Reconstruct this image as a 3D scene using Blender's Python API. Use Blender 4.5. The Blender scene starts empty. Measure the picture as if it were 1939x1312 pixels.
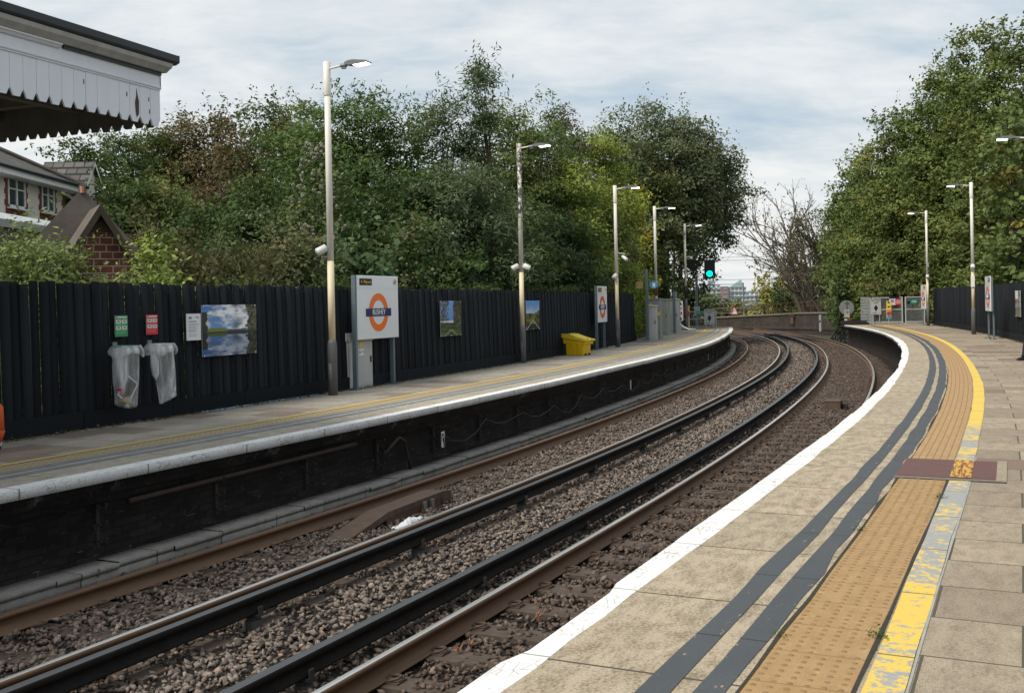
import bpy, math, random
import numpy as np
from mathutils import Vector, Matrix
random.seed(7)
RNG=np.random.default_rng(11)
scn=bpy.context.scene
COL=scn.collection
PI=math.pi
# ------------------------------------------------------------------ track alignment
NK=9; S0=-10.0; SM=80.0; DS=.1
KAP=[.001649,.000293,-.005902,-.003283,-.005998,-.004596,-.007607,-.007593,-.00625]
_s=np.arange(S0,120,DS)
_k=np.interp(_s,np.linspace(S0,SM,NK),KAP)
_th=.45138+np.concatenate([[0],np.cumsum((_k[1:]+_k[:-1])/2*DS)])
_i0=int(round(-S0/DS)); _th=_th-(_th[_i0]-.45138)
_x=np.concatenate([[0],np.cumsum(np.sin(_th[:-1])*DS)]); _z=np.concatenate([[0],np.cumsum(np.cos(_th[:-1])*DS)])
_x=_x-_x[_i0]-.92118; _z=_z-_z[_i0]+2.5
def TH(s): return np.interp(s,_s,_th)
def XY(s,o):
    s=np.asarray(s,float); t=TH(s)
    return np.interp(s,_s,_x)+np.cos(t)*o, np.interp(s,_s,_z)-np.sin(t)*o
def P(s,o,z=0.0):
    x,y=XY(s,o); return Vector((float(x),float(y),float(z)))
SLABR=np.random.default_rng(3).normal(0,.011,90)
def tab(xs,ys):
    return lambda s: np.interp(s,xs,ys)
eR0=tab([-8,2,5,9,12,17,21,26,31,37,44,50,58],[-.12,-.125,-.115,-.08,-.055,.0,.075,.11,.125,.13,.12,-.03,-.29])
def eR(s):
    s=np.asarray(s,float); i=np.clip(((s+8)/1.15).astype(int),0,79)
    return eR0(s)+SLABR[i]
eA0=tab([-8,0,12,24,36,48,60],[-6.27,-6.268,-6.305,-6.36,-6.26,-6.35,-6.30])
def eA(s):
    s=np.asarray(s,float); i=np.clip(((s+8)/1.6).astype(int),0,79)
    return eA0(s)+SLABR[i+5]*.9
# offsets of painted lines on the near platform
whin=tab([-8,3,5,20,27,37,50,58],[.02,.035,.06,.2,.285,.35,.2,-.08])
d1L=tab([-8,2,5,24,34,48,58],[.50,.511,.568,.743,.78,.80,.62]); d1R=tab([-8,2,5,23,34,48,58],[.62,.636,.68,.865,.9,.92,.74])
d2L=tab([-8,2,5,23,34,48,58],[.70,.716,.757,.929,.96,.99,.80]); d2R=tab([-8,2,5,22,40,48,58],[.83,.843,.885,1.059,1.15,1.14,.98])
tL=tab([-8,2,5,22,40,48,58],[.865,.877,.918,1.085,1.17,1.17,1.0]); tR=tab([-8,2.4,7.8,10.9,19.6,26,33,43,58],[1.28,1.285,1.325,1.351,1.47,1.49,1.49,1.5,1.38])
yL=tab([-8,4,7.8,10.9,19.6,26,33,43,58],[1.315,1.325,1.338,1.362,1.48,1.5,1.5,1.51,1.39]); yR=tab([-8,4.2,7.8,10.9,17.6,22.6,33,43,58],[1.47,1.477,1.505,1.515,1.61,1.63,1.67,1.68,1.54])
# ------------------------------------------------------------------ materials
class N:
    def __init__(s,name):
        m=bpy.data.materials.new(name); m.use_nodes=True; s.m=m; s.t=m.node_tree; s.t.nodes.clear()
        s.out=s.n('ShaderNodeOutputMaterial')
    def n(s,ty,**k):
        d=s.t.nodes.new(ty)
        for a,b in k.items(): setattr(d,a,b)
        return d
    def l(s,a,b): s.t.links.new(a,b)
    def set(s,sock,v):
        if isinstance(v,bpy.types.NodeSocket): s.l(v,sock)
        elif v is not None:
            if isinstance(v,tuple) and len(v)==3 and sock.type=='RGBA': v=v+(1,)
            sock.default_value=v
    def noise(s,vec,scale,detail=4,rough=.6,out=0,dist=0):
        d=s.n('ShaderNodeTexNoise'); s.set(d.inputs['Vector'],vec); d.inputs['Scale'].default_value=scale
        d.inputs['Detail'].default_value=detail; d.inputs['Roughness'].default_value=rough; d.inputs['Distortion'].default_value=dist
        return d.outputs[out]
    def voro(s,vec,scale,feat='F1',out='Distance'):
        d=s.n('ShaderNodeTexVoronoi',feature=feat); s.set(d.inputs['Vector'],vec); d.inputs['Scale'].default_value=scale
        return d.outputs[out]
    def ramp(s,fac,pts,interp='LINEAR'):
        d=s.n('ShaderNodeValToRGB'); e=d.color_ramp; e.interpolation=interp
        while len(e.elements)<len(pts): e.elements.new(.5)
        for i,(p,c) in enumerate(pts):
            e.elements[i].position=p
            if not isinstance(c,tuple): c=(c,c,c)
            e.elements[i].color=c+(1,) if len(c)==3 else c
        s.set(d.inputs[0],fac); return d.outputs[0]
    def mix(s,f,a,b,mode='MIX'):
        d=s.n('ShaderNodeMix',data_type='RGBA',blend_type=mode); s.set(d.inputs[0],f); s.set(d.inputs[6],a); s.set(d.inputs[7],b); return d.outputs[2]
    def math(s,op,a,b=None,c=None):
        d=s.n('ShaderNodeMath',operation=op); s.set(d.inputs[0],a); s.set(d.inputs[1],b)
        if c is not None: s.set(d.inputs[2],c)
        return d.outputs[0]
    def co(s,which='Object'): return s.n('ShaderNodeTexCoord').outputs[which]
    def uv(s): return s.co('UV')
    def pos(s): return s.n('ShaderNodeNewGeometry').outputs['Position']
    def map(s,vec,scale=(1,1,1),loc=(0,0,0),rot=(0,0,0)):
        d=s.n('ShaderNodeMapping'); s.set(d.inputs[0],vec); d.inputs['Scale'].default_value=scale; d.inputs['Location'].default_value=loc; d.inputs['Rotation'].default_value=rot; return d.outputs[0]
    def sep(s,v):
        d=s.n('ShaderNodeSeparateXYZ'); s.set(d.inputs[0],v); return d.outputs
    def bump(s,h,st=.3,dist=.01):
        d=s.n('ShaderNodeBump'); s.set(d.inputs['Height'],h); d.inputs['Strength'].default_value=st; d.inputs['Distance'].default_value=dist; return d.outputs[0]
    def attr(s,name,out='Color'):
        d=s.n('ShaderNodeAttribute',attribute_name=name); return d.outputs[out]
    def bsdf(s,col,rough=.7,metal=0,normal=None,spec=.4,**k):
        d=s.n('ShaderNodeBsdfPrincipled'); s.set(d.inputs['Base Color'],col); s.set(d.inputs['Roughness'],rough); s.set(d.inputs['Metallic'],metal)
        s.set(d.inputs['Specular IOR Level'],spec)
        if normal is not None: s.l(normal,d.inputs['Normal'])
        for a,b in k.items(): s.set(d.inputs[a.replace('_',' ')],b)
        s.l(d.outputs[0],s.out.inputs[0]); return d
def plain(name,c,rough=.6,metal=0,var=.25,sc=6,bump=.15,vec='p',spec=.4):
    n=N(name); v=n.pos() if vec=='p' else n.co('Object')
    f=n.noise(v,sc,5,.65); g=n.noise(v,sc*9,3,.6)
    a=tuple(x*(1-var) for x in c); b=tuple(min(1,x*(1+var)) for x in c)
    col=n.mix(n.ramp(f,[(.3,0.),(.7,1.)]),a,b); col=n.mix(.35,col,n.mix(g,a,b))
    n.bsdf(col,rough,metal,n.bump(g,bump,.004) if bump else None,spec); return n.m
M={}
def mats():
    M['cream']=plain('cream_paint',(.72,.69,.62),.45,var=.08,sc=3)
    M['ochre']=plain('ochre_cream_paint',(.70,.59,.41),.5,var=.08,sc=3)
    M['postgrey']=plain('dark_grey_paint',(.12,.12,.125),.5,var=.15,sc=4)
    M['lampgrey']=plain('lamp_grey_metal',(.16,.17,.18),.45,.2,var=.1)
    M['signwhite']=plain('white_enamel',(.72,.75,.77),.22,var=.04,sc=1.5,bump=0,spec=.5)
    M['offwhite']=plain('off_white_paint',(.6,.6,.58),.5,var=.1)
    M['signgrey']=plain('blue_grey_steel',(.13,.17,.19),.45,.2,var=.12)
    M['orange']=plain('orange_enamel',(.82,.17,.01),.3,var=.04,bump=0)
    M['redorange']=plain('red_enamel',(.72,.09,.03),.3,var=.04,bump=0)
    M['navy']=plain('navy_enamel',(.012,.02,.11),.3,var=.05,bump=0)
    M['black']=plain('black_paint',(.012,.012,.014),.5,var=.2)
    M['signyellow']=plain('yellow_enamel',(.8,.52,.03),.4,var=.05,bump=0)
    M['white']=plain('white_paint',(.78,.78,.77),.5,var=.05)
    M['red']=plain('red_paint',(.5,.02,.02),.45,var=.08)
    M['green']=plain('green_paint',(.03,.22,.10),.45,var=.1,bump=0)
    M['teal']=plain('teal_paint',(.01,.25,.16),.45,var=.1,bump=0)
    M['blue']=plain('blue_paint',(.07,.28,.5),.45,var=.1)
    M['tan']=plain('tan_boards',(.33,.27,.13),.6,var=.2)
    M['cabinet']=plain('pale_grey_cabinet',(.42,.43,.42),.5,var=.12,sc=3)
    M['cabinet2']=plain('grey_cabinet',(.25,.27,.26),.5,var=.1,sc=3)
    M['galv']=plain('galvanised_steel',(.36,.38,.39),.5,.3,var=.12)
    M['steelpost']=plain('dull_steel',(.24,.25,.25),.4,.6,var=.2)
    M['gritlid']=plain('yellow_plastic_lid',(.66,.5,.04),.5,var=.14,sc=5)
    M['grit']=plain('yellow_plastic',(.66,.42,.01),.42,var=.12,sc=2.5)
    M['rust']=plain('rusty_iron',(.10,.052,.035),.8,.1,var=.4,sc=12,bump=.5)
    M['brownbox']=plain('brown_dusty_steel',(.092,.06,.042),.75,.1,var=.3,sc=9,bump=.4)
    M['greasy']=plain('black_greasy_iron',(.018,.0155,.014),.8,.0,spec=.1,var=.4,sc=10,bump=.3)
    M['sootiron']=plain('sooty_iron',(.035,.026,.022),.75,.1,var=.4,sc=12,bump=.5)
    M['sootpipe']=plain('sooty_pipe',(.045,.030,.024),.75,.1,var=.4,sc=8,bump=.4)
    M['deadleaf']=plain('dead_leaf',(.30,.14,.08),.8,var=.3,sc=30)
    M['pot']=plain('dusty_ceramic',(.05,.045,.042),.6,var=.4,sc=10)
    M['darkwood']=plain('dark_timber',(.022,.021,.022),.75,var=.4,sc=6,bump=.5)
    M['bark']=plain('bark',(.085,.07,.055),.9,var=.4,sc=5,bump=.8)
    M['barkpale']=plain('pale_bark',(.15,.125,.10),.9,var=.35,sc=4,bump=.8)
    M['twig']=plain('dry_twig',(.2,.16,.10),.9,var=.3,sc=4)
    M['navycloth']=plain('navy_cloth',(.012,.014,.035),.85,var=.3,sc=15)
    M['skin']=plain('skin',(.5,.3,.22),.5,var=.1)
    M['hair']=plain('dark_hair',(.03,.02,.015),.6,var=.3)
    M['orangecloth']=plain('orange_fabric',(.62,.10,.02),.8,var=.2,sc=14)
    M['rubber']=plain('black_rubber',(.02,.02,.02),.7,var=.2)
    M['render']=plain('pale_render',(.74,.70,.62),.85,var=.1,sc=2,bump=.4)
    M['flash']=plain('lead_flashing',(.55,.56,.57),.5,.2,var=.2,sc=3)
    M['capcement']=plain('weathered_cement_tile',(.115,.098,.085),.85,var=.35,sc=2.5,bump=.6)
    M['terracotta']=plain('terracotta',(.45,.2,.11),.8,var=.2)
    M['verge']=plain('weathered_timber',(.05,.036,.024),.8,var=.4,sc=4)
    M['copper']=plain('cable_sheath',(.06,.055,.05),.6,var=.3)
    M['bluehose']=plain('blue_cable',(.2,.42,.6),.5,var=.1)
    M['paleyellow']=plain('pale_yellow_enamel',(.62,.48,.20),.5,var=.1)
    M['disc']=plain('grey_disc_back',(.22,.22,.215),.6,var=.12,sc=1.5)
    M['stonecap']=plain('stone_coping',(.17,.15,.12),.9,var=.3,sc=3,bump=.6)
    M['pvc']=plain('grey_pipe',(.3,.32,.33),.5,var=.1)
    M['plastic_white']=plain('white_plastic_film',(.75,.76,.77),.35,var=.08)
    # sky lit window glass
    n=N('window_glass'); n.bsdf((.05,.065,.07),.06,0,None,.8); M['glass']=n.m
    n=N('clear_bag_film')
    v=n.co('Object'); w=n.noise(n.map(v,(5,5,.8)),1.6,2,.45)
    b=n.bsdf(n.ramp(w,[(.35,(.6,.62,.64)),(.7,(.95,.96,.98))]),.25,0,n.bump(w,.35,.02),.7)
    n.set(b.inputs['Alpha'],n.ramp(w,[(.36,.18),(.52,.36),(.70,.75)])); M['film']=n.m
    # lamps
    n=N('lit_lamp'); e=n.n('ShaderNodeEmission'); e.inputs[0].default_value=(1,.97,.9,1); e.inputs[1].default_value=6; n.l(e.outputs[0],n.out.inputs[0]); M['lit']=n.m
    n=N('green_signal_light'); e=n.n('ShaderNodeEmission'); e.inputs[0].default_value=(.0,1,.5,1); e.inputs[1].default_value=1.8; n.l(e.outputs[0],n.out.inputs[0]); M['greenlit']=n.m
    # peeling pole paint
    n=N('peeling_cream_paint'); v=n.co('Object'); f=n.noise(n.map(v,(1,1,.55)),16,5,.7); z=n.sep(v)[2]
    g=n.math('MULTIPLY',f,n.ramp(n.math('DIVIDE',z,6.),[(.5,.72),(.68,1.1)]))
    n.bsdf(n.mix(n.ramp(g,[(.52,0.),(.56,1.)]),(.56,.54,.47),(.05,.055,.05)),.55); M['peel']=n.m
    # fence boards
    n=N('black_stained_boards'); v=n.uv(); f=n.noise(n.map(v,(9,.7,1)),3,5,.7); a=n.attr('rnd','Fac')
    c=n.mix(a,(.004,.0055,.008),(.014,.017,.0205)); c=n.mix(n.ramp(f,[(.45,0.),(.8,.6)]),c,(.014,.017,.020))
    sp=n.noise(n.map(v,(6,2,1)),9,3,.5); c=n.mix(n.ramp(sp,[(.77,0.),(.8,.6)]),c,(.16,.15,.12))
    n.bsdf(c,.78,0,n.bump(f,.3,.004),.14); M['fence']=n.m
    # platform slabs (edge zone) uv = (s,o)
    def paving(name,base,dark,bw,bh,off,tint=.18,red=0,mort=(.09,.08,.06),msize=.007,freq=2,vert=False,grain=.8,stain=.5):
        n=N(name); v=n.uv()
        br=n.n('ShaderNodeTexBrick'); br.offset=.5; br.offset_frequency=freq
        vv=n.map(v,(1,1,1),off) if not vert else n.map(v,(1,1,1),off,(0,0,PI/2))
        n.set(br.inputs['Vector'],vv); br.inputs['Scale'].default_value=1
        br.inputs['Brick Width'].default_value=bw; br.inputs['Row Height'].default_value=bh; br.inputs['Mortar Size'].default_value=msize
        br.inputs['Mortar Smooth'].default_value=.2; br.inputs['Bias'].default_value=0
        br.inputs['Color1'].default_value=(0,0,0,1); br.inputs['Color2'].default_value=(1,1,1,1); br.inputs['Mortar'].default_value=(.5,.5,.5,1)
        tone=br.outputs[0]
        c=n.mix(tone,tuple(x*(1-tint) for x in base),tuple(x*(1+tint) for x in base))
        if red: c=n.mix(n.ramp(tone,[(.13,.9),(.16,0.)],'LINEAR'),c,(.20,.125,.10))
        fine=n.noise(v,170,2,.6); mid=n.noise(n.map(v,(1.0,1.9,1)),5.,6,.72); big=n.noise(v,1.3,4,.6)
        c=n.mix(n.ramp(mid,[(.44,0.),(.68,stain)]),c,dark)
        c=n.mix(n.ramp(big,[(.5,0.),(.75,.35)]),c,tuple(x*.75 for x in dark))
        f2=n.noise(v,60,3,.7); c=n.mix(n.ramp(fine,[(.38,grain),(.56,0.)]),c,tuple(x*.45 for x in base)); c=n.mix(n.ramp(n.noise(v,120,2,.6),[(.52,0.),(.66,.5)]),c,tuple(min(.75,x*1.35) for x in base)); c=n.mix(n.ramp(n.math('MULTIPLY',f2,n.math('ADD',mid,.5)),[(.50,0.),(.62,stain)]),c,tuple(x*.62 for x in dark))
        stn=n.voro(v,3.1); c=n.mix(n.ramp(stn,[(.02,.5),(.045,0.)]),c,(.09,.08,.065)); c=n.mix(n.ramp(n.voro(n.map(v,(1,1,1),(3.3,1.7,0)),1.6),[(.028,.75),(.04,0.)]),c,(.07,.062,.052)); c=n.mix(n.ramp(n.noise(v,3.4,5,.75),[(.60,0.),(.72,.45)]),c,tuple(min(.7,x*1.22) for x in base))
        c=n.mix(br.outputs[1],c,mort)
        h=n.math('SUBTRACT',n.math('MULTIPLY',fine,.25),n.math('MULTIPLY',br.outputs[1],1.6))
        n.bsdf(c,.85,0,n.bump(h,.6,.006),.25); M[name]=n.m
    paving('edge_slabs',(.49,.41,.30),(.25,.195,.13),1.15,20,(.55,10,0),.10,mort=(.08,.07,.05),msize=.009,stain=.75)
    paving('back_slabs',(.37,.305,.225),(.23,.18,.13),.78,.6,(.33,.02,0),.30,red=1,vert=True,freq=2)
    paving('far_edge_slabs',(.47,.42,.34),(.28,.24,.18),1.6,20,(.2,10,0),.10,mort=(.07,.06,.05),stain=.7)
    paving('far_back_slabs',(.37,.335,.28),(.25,.225,.19),.9,.6,(.1,.02,0),.18,red=1,vert=True)
    paving('plain_concrete',(.30,.28,.25),(.19,.175,.155),1.0,10,(.1,5,0),.1,mort=(.05,.045,.04),msize=.008)
    # coping white paint
    n=N('worn_white_paint'); v=n.uv(); cr=n.voro(n.map(v,(1,1.6,1)),13,'DISTANCE_TO_EDGE'); f=n.noise(v,2.6,4,.6); g=n.noise(n.map(v,(2.5,1,1)),38,4,.7)
    crack=n.math('MULTIPLY',n.ramp(cr,[(.0,1.),(.07,0.)]),n.ramp(f,[(.44,0.),(.56,.9)]))
    c=n.mix(crack,(.79,.785,.77),(.33,.31,.28)); c=n.mix(n.ramp(g,[(.58,0.),(.64,.75)]),c,(.28,.26,.22))
    u=n.sep(v)[0]; j=n.math('ABSOLUTE',n.math('SUBTRACT',n.math('FRACT',n.math('DIVIDE',n.math('ADD',u,8.),n.n('ShaderNodeAttribute',attribute_name='slab',attribute_type='OBJECT').outputs['Fac'])),.5))
    jm=n.ramp(j,[(.4935,0.),(.4955,1.)]); c=n.mix(n.math('MULTIPLY',jm,.8),c,(.16,.15,.12))
    n.bsdf(c,.6,0,n.bump(n.math('SUBTRACT',g,n.math('ADD',crack,jm)),.5,.004),.35); M['whitepaint']=n.m
    # dark grey painted/resurfaced bands
    n=N('dark_band_coating'); v=n.uv(); f=n.noise(v,3,5,.6); g=n.noise(v,90,2,.5); h=n.noise(n.map(v,(1,2,1)),9,4,.7)
    c=n.mix(f,(.055,.062,.07),(.085,.093,.10)); c=n.mix(n.ramp(h,[(.655,0.),(.67,1.)]),c,(.34,.27,.16)); c=n.mix(n.ramp(g,[(.4,.2),(.6,0.)]),c,(.03,.03,.03))
    u=n.sep(v)[0]; j=n.math('ABSOLUTE',n.math('SUBTRACT',n.math('FRACT',n.math('DIVIDE',n.math('ADD',u,.55),1.15)),.5))
    c=n.mix(n.ramp(j,[(.493,0.),(.495,.85)]),c,(.02,.02,.018))
    n.bsdf(c,.7,0,n.bump(g,.3,.003),.35); M['band']=n.m
    # yellow line, worn to grey primer, wear differs from slab to slab
    n=N('worn_yellow_paint'); v=n.uv(); u=n.sep(v)[0]
    sl=n.math('FLOOR',n.math('DIVIDE',n.math('ADD',u,.2),.52)); wn=n.n('ShaderNodeTexWhiteNoise',noise_dimensions='1D'); n.set(wn.inputs['W'],sl)
    f=n.noise(n.map(v,(1.2,1,1)),11,7,.78)
    th=n.math('ADD',n.math('MULTIPLY',n.math('SUBTRACT',wn.outputs[0],.5),.12),n.math('ADD',n.math('SUBTRACT',f,n.ramp(n.math('DIVIDE',u,40.),[(.0,.25),(.07,.26),(.078,.35),(.10,.35),(.108,.23),(.13,.20),(.175,.16),(.19,.25),(.215,.28),(.24,.20),(.28,.20),(.31,.38),(.36,.43)])),.2))
    w=n.ramp(th,[(.43,0.),(.475,1.)])
    c=n.mix(w,(.70,.49,.09),n.mix(n.noise(v,40,3,.6),(.27,.28,.28),(.36,.36,.35)))
    sp=n.noise(v,60,3,.6); c=n.mix(n.ramp(sp,[(.62,0.),(.68,.6)]),c,(.38,.28,.1))
    j=n.math('ABSOLUTE',n.math('SUBTRACT',n.math('FRACT',n.math('DIVIDE',n.math('ADD',u,.2),1.04)),.5)); c=n.mix(n.ramp(j,[(.491,0.),(.494,.9)]),c,(.08,.07,.05))
    n.bsdf(c,.65,0,n.bump(sp,.25,.003),.35); M['yellow']=n.m
    n=N('faded_yellow_paint'); v=n.uv(); f=n.noise(v,7,4,.7); n.bsdf(n.mix(n.ramp(f,[(.45,0.),(.7,.7)]),(.54,.39,.12),(.38,.31,.19)),.7); M['yellowfar']=n.m
    # buff tactile
    n=N('buff_tactile'); v=n.uv(); f=n.noise(n.map(v,(1.,1.6,1)),7,5,.7); g=n.noise(v,120,2,.5); u=n.sep(v)[0]; o=n.sep(v)[1]
    c=n.mix(n.ramp(f,[(.3,0.),(.7,1.)]),(.32,.20,.09),(.43,.285,.14)); c=n.mix(n.ramp(g,[(.35,.35),(.6,0.)]),c,(.2,.12,.05))
    st=n.noise(v,9,4,.6); c=n.mix(n.ramp(st,[(.66,0.),(.72,.5)]),c,(.55,.46,.2))
    j=n.math('ABSOLUTE',n.math('SUBTRACT',n.math('FRACT',n.math('DIVIDE',n.math('ADD',u,.05),.41)),.5)); jm=n.ramp(j,[(.491,0.),(.495,.8)])
    c=n.mix(jm,c,(.11,.07,.035)); n.bsdf(c,.8,0,n.bump(n.math('SUBTRACT',g,jm),.4,.003),.25); M['tactile']=n.m
    n=N('buff_block_paving'); v=n.uv(); f=n.noise(v,6,5,.7); u=n.sep(v)[0]; t=n.sep(v)[1]
    c=n.mix(n.ramp(f,[(.3,0.),(.7,1.)]),(.36,.225,.105),(.47,.31,.16)); g=n.noise(v,120,2,.5); c=n.mix(n.ramp(g,[(.35,.3),(.6,0.)]),c,(.2,.12,.05))
    jo=n.math('ABSOLUTE',n.math('SUBTRACT',n.math('FRACT',n.math('MULTIPLY',t,6.)),.5)); ju=n.math('ABSOLUTE',n.math('SUBTRACT',n.math('FRACT',n.math('DIVIDE',u,.82)),.5))
    jm=n.math('MAXIMUM',n.ramp(jo,[(.40,0.),(.46,.62)]),n.ramp(ju,[(.491,0.),(.494,.5)])); c=n.mix(jm,c,(.15,.07,.03))
    n.bsdf(c,.8,0,n.bump(n.math('SUBTRACT',g,jm),.5,.004),.25); M['block']=n.m
    n=N('far_tactile'); v=n.uv(); f=n.noise(v,6,5,.7); c=n.mix(f,(.31,.24,.14),(.44,.34,.20))
    sv=n.sep(v); a=n.math('FRACT',n.math('DIVIDE',sv[0],.1)); b=n.math('FRACT',n.math('DIVIDE',sv[1],.08))
    d=n.math('ADD',n.math('POWER',n.math('SUBTRACT',a,.5),2.),n.math('POWER',n.math('SUBTRACT',b,.5),2.)); dm=n.ramp(d,[(.05,1.),(.09,0.)])
    c=n.mix(n.math('MULTIPLY',dm,.5),c,(.13,.09,.045)); n.bsdf(c,.8,0,n.bump(dm,.7,.01),.25); M['fartac']=n.m
    # brick
    def brick(name,c1,c2,mort,bw=.235,rh=.075,ms=.007,eff=0,rough=.85):
        n=N(name); v=n.uv(); br=n.n('ShaderNodeTexBrick'); n.set(br.inputs['Vector'],v); br.inputs['Scale'].default_value=1
        br.inputs['Brick Width'].default_value=bw; br.inputs['Row Height'].default_value=rh; br.inputs['Mortar Size'].default_value=ms
        br.inputs['Color1'].default_value=c1+(1,); br.inputs['Color2'].default_value=c2+(1,); br.inputs['Mortar'].default_value=mort+(1,)
        f=n.noise(v,1.2,5,.7); g=n.noise(v,30,3,.6)
        c=n.mix(n.ramp(f,[(.4,0.),(.7,.8)]),br.outputs[0],tuple(x*.55 for x in c1))
        if eff:
            e=n.noise(v,5,4,.6); e2=n.math('MULTIPLY',n.ramp(e,[(.57,0.),(.66,1.)]),br.outputs[1]); c=n.mix(n.math('MULTIPLY',e2,.6),c,(.3,.29,.27))
            e3=n.noise(n.map(v,(1,2.4,1)),4.5,4,.65); c=n.mix(n.ramp(e3,[(.60,0.),(.72,.45)]),c,(.13,.12,.10)); hv=n.sep(v)[1]; tm=n.ramp(n.math('ADD',hv,1.),[(.73,0.),(.76,1.),(.9,1.)]); e4=n.noise(n.map(v,(1,.3,1)),2.6,4,.7); c=n.mix(n.math('MULTIPLY',tm,n.ramp(e4,[(.56,0.),(.62,.7)])),c,n.mix(br.outputs[1],(.26,.25,.23),(.03,.03,.03)))
        n.bsdf(c,rough,0,n.bump(n.math('SUBTRACT',n.math('MULTIPLY',g,.4),br.outputs[1]),.8,.008),.3); M[name]=n.m
    brick('sooty_brick',(.022,.020,.020),(.052,.046,.043),(.006,.006,.007),eff=1,ms=.004,rough=.6)
    brick('dark_brick',(.05,.04,.036),(.085,.06,.05),(.06,.055,.05),ms=.006)
    brick('viaduct_brick',(.044,.036,.030),(.078,.060,.048),(.055,.049,.042),bw=.24,rh=.085)
    brick('red_brick',(.13,.042,.028),(.24,.08,.05),(.42,.37,.31),bw=.23,rh=.135,ms=.012)
    brick('quoin_brick',(.20,.045,.03),(.26,.07,.045),(.35,.2,.15))
    brick('far_red_brick',(.36,.12,.07),(.42,.15,.09),(.4,.2,.14),bw=1.2,rh=.5)
    # roof tiles
    n=N('concrete_roof_tiles'); v=n.uv(); br=n.n('ShaderNodeTexBrick'); n.set(br.inputs['Vector'],v); br.inputs['Scale'].default_value=1; br.inputs['Brick Width'].default_value=.33; br.inputs['Row Height'].default_value=.3; br.inputs['Mortar Size'].default_value=.02
    br.inputs['Color1'].default_value=(.085,.078,.072,1); br.inputs['Color2'].default_value=(.125,.115,.105,1); br.inputs['Mortar'].default_value=(.02,.02,.02,1)
    f=n.noise(v,3,5,.7); sv=n.sep(v)[1]; rr=n.math('FRACT',n.math('DIVIDE',sv,.3)); c=n.mix(n.ramp(f,[(.6,0.),(.72,.5)]),br.outputs[0],(.2,.16,.1)); c=n.mix(n.ramp(rr,[(.0,1.),(.2,1.),(.26,.0)]),c,(.012,.012,.013))
    n.bsdf(c,.75,0,n.bump(rr,.9,.03),.3); M['tiles']=n.m
    # ballast bed and stones
    n=N('ballast_bed'); v=n.pos(); d=n.voro(v,24,out='Color'); e=n.voro(v,24); c=n.mix(n.sep(d)[0],(.045,.035,.029),(.11,.09,.075))
    c=n.mix(n.ramp(e,[(.0,0.),(.5,.9)]),c,(.015,.012,.01)); n.bsdf(c,.9,0,n.bump(n.math('SUBTRACT',1.,e),1.,.04),.2); M['bed']=n.m  # each cell darkens to near black towards its edge
    n=N('ballast_stone'); v=n.pos(); c=n.attr('lc'); f=n.noise(v,60,3,.6); c=n.mix(n.ramp(f,[(.3,.45),(.6,0.)]),c,(.03,.022,.018)); n.bsdf(c,.85,0,n.bump(f,.4,.004),.25); M['stone']=n.m
    n=N('weathered_sleeper'); v=n.co('Object'); f=n.noise(n.map(v,(1.2,14,14)),3,5,.7); g=n.noise(v,5,4,.6)
    c=n.mix(f,(.050,.037,.030),(.105,.080,.064)); c=n.mix(n.ramp(g,[(.5,0.),(.7,.6)]),c,(.13,.10,.08)); n.bsdf(c,.85,0,n.bump(f,.6,.006),.25); M['sleeper']=n.m
    n=N('rusty_rail_web'); v=n.uv(); f=n.noise(n.map(v,(.6,6,1)),4,5,.65); c=n.mix(f,(.085,.047,.026),(.20,.112,.062)); n.bsdf(c,.62,.15,n.bump(f,.15,.002),.4); M['railweb']=n.m
    n=N('polished_rail_head'); v=n.uv(); f=n.noise(n.map(v,(.3,30,1)),3,4,.6); c=n.mix(f,(.62,.57,.52),(.85,.83,.80)); n.bsdf(c,n.ramp(f,[(.3,.25),(.7,.42)]),.9,None,.5); M['railhead']=n.m
    n=N('dull_rail_head'); v=n.uv(); f=n.noise(n.map(v,(.4,20,1)),3,4,.6); c=n.mix(f,(.13,.075,.05),(.24,.155,.11)); n.bsdf(c,.5,.5,None,.5); M['railheaddull']=n.m
    n=N('conductor_top'); v=n.uv(); f=n.noise(n.map(v,(.5,20,1)),3,4,.6); c=n.mix(f,(.06,.062,.065),(.15,.155,.16)); n.bsdf(c,.45,.6,None,.5); M['condtop']=n.m
    # canopy white boards
    n=N('chipped_white_gloss'); v=n.co('Object'); f=n.noise(n.map(v,(3,3,.5)),3,5,.65); h=n.noise(v,11,4,.6)
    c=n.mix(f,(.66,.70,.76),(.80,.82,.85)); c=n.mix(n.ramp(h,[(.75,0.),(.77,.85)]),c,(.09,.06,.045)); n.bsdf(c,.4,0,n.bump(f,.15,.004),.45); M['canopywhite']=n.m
    M['canopydark']=plain('dark_underside_boards',(.13,.12,.11),.8,var=.3,sc=3)  # one dark tone for soffit, beams, end and rear valance boards
    M['gutter']=plain('black_gutter',(.02,.022,.025),.4,var=.2)
    M['oldcornice']=plain('weathered_cornice',(.42,.42,.40),.65,var=.25,sc=5)
    # maroon cover
    n=N('maroon_cover'); v=n.uv(); f=n.noise(v,7,5,.7); g=n.noise(v,150,2,.6); c=n.mix(f,(.105,.05,.045),(.16,.085,.075)); n.bsdf(c,.7,0,n.bump(g,.5,.003),.3); M['maroon']=n.m
    # leaves
    def leaf(name,tr=.2):
        n=N(name); c=n.attr('lc'); b=n.bsdf(c,.68,0,None,.15); t=n.n('ShaderNodeBsdfTranslucent'); n.set(t.inputs[0],n.mix(.5,c,(.12,.16,.02),'ADD')); mx=n.n('ShaderNodeMixShader'); mx.inputs[0].default_value=tr
        n.l(b.outputs[0],mx.inputs[1]); n.l(t.outputs[0],mx.inputs[2]); n.l(mx.outputs[0],n.out.inputs[0]); M[name]=n.m
    leaf('leaf')
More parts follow.
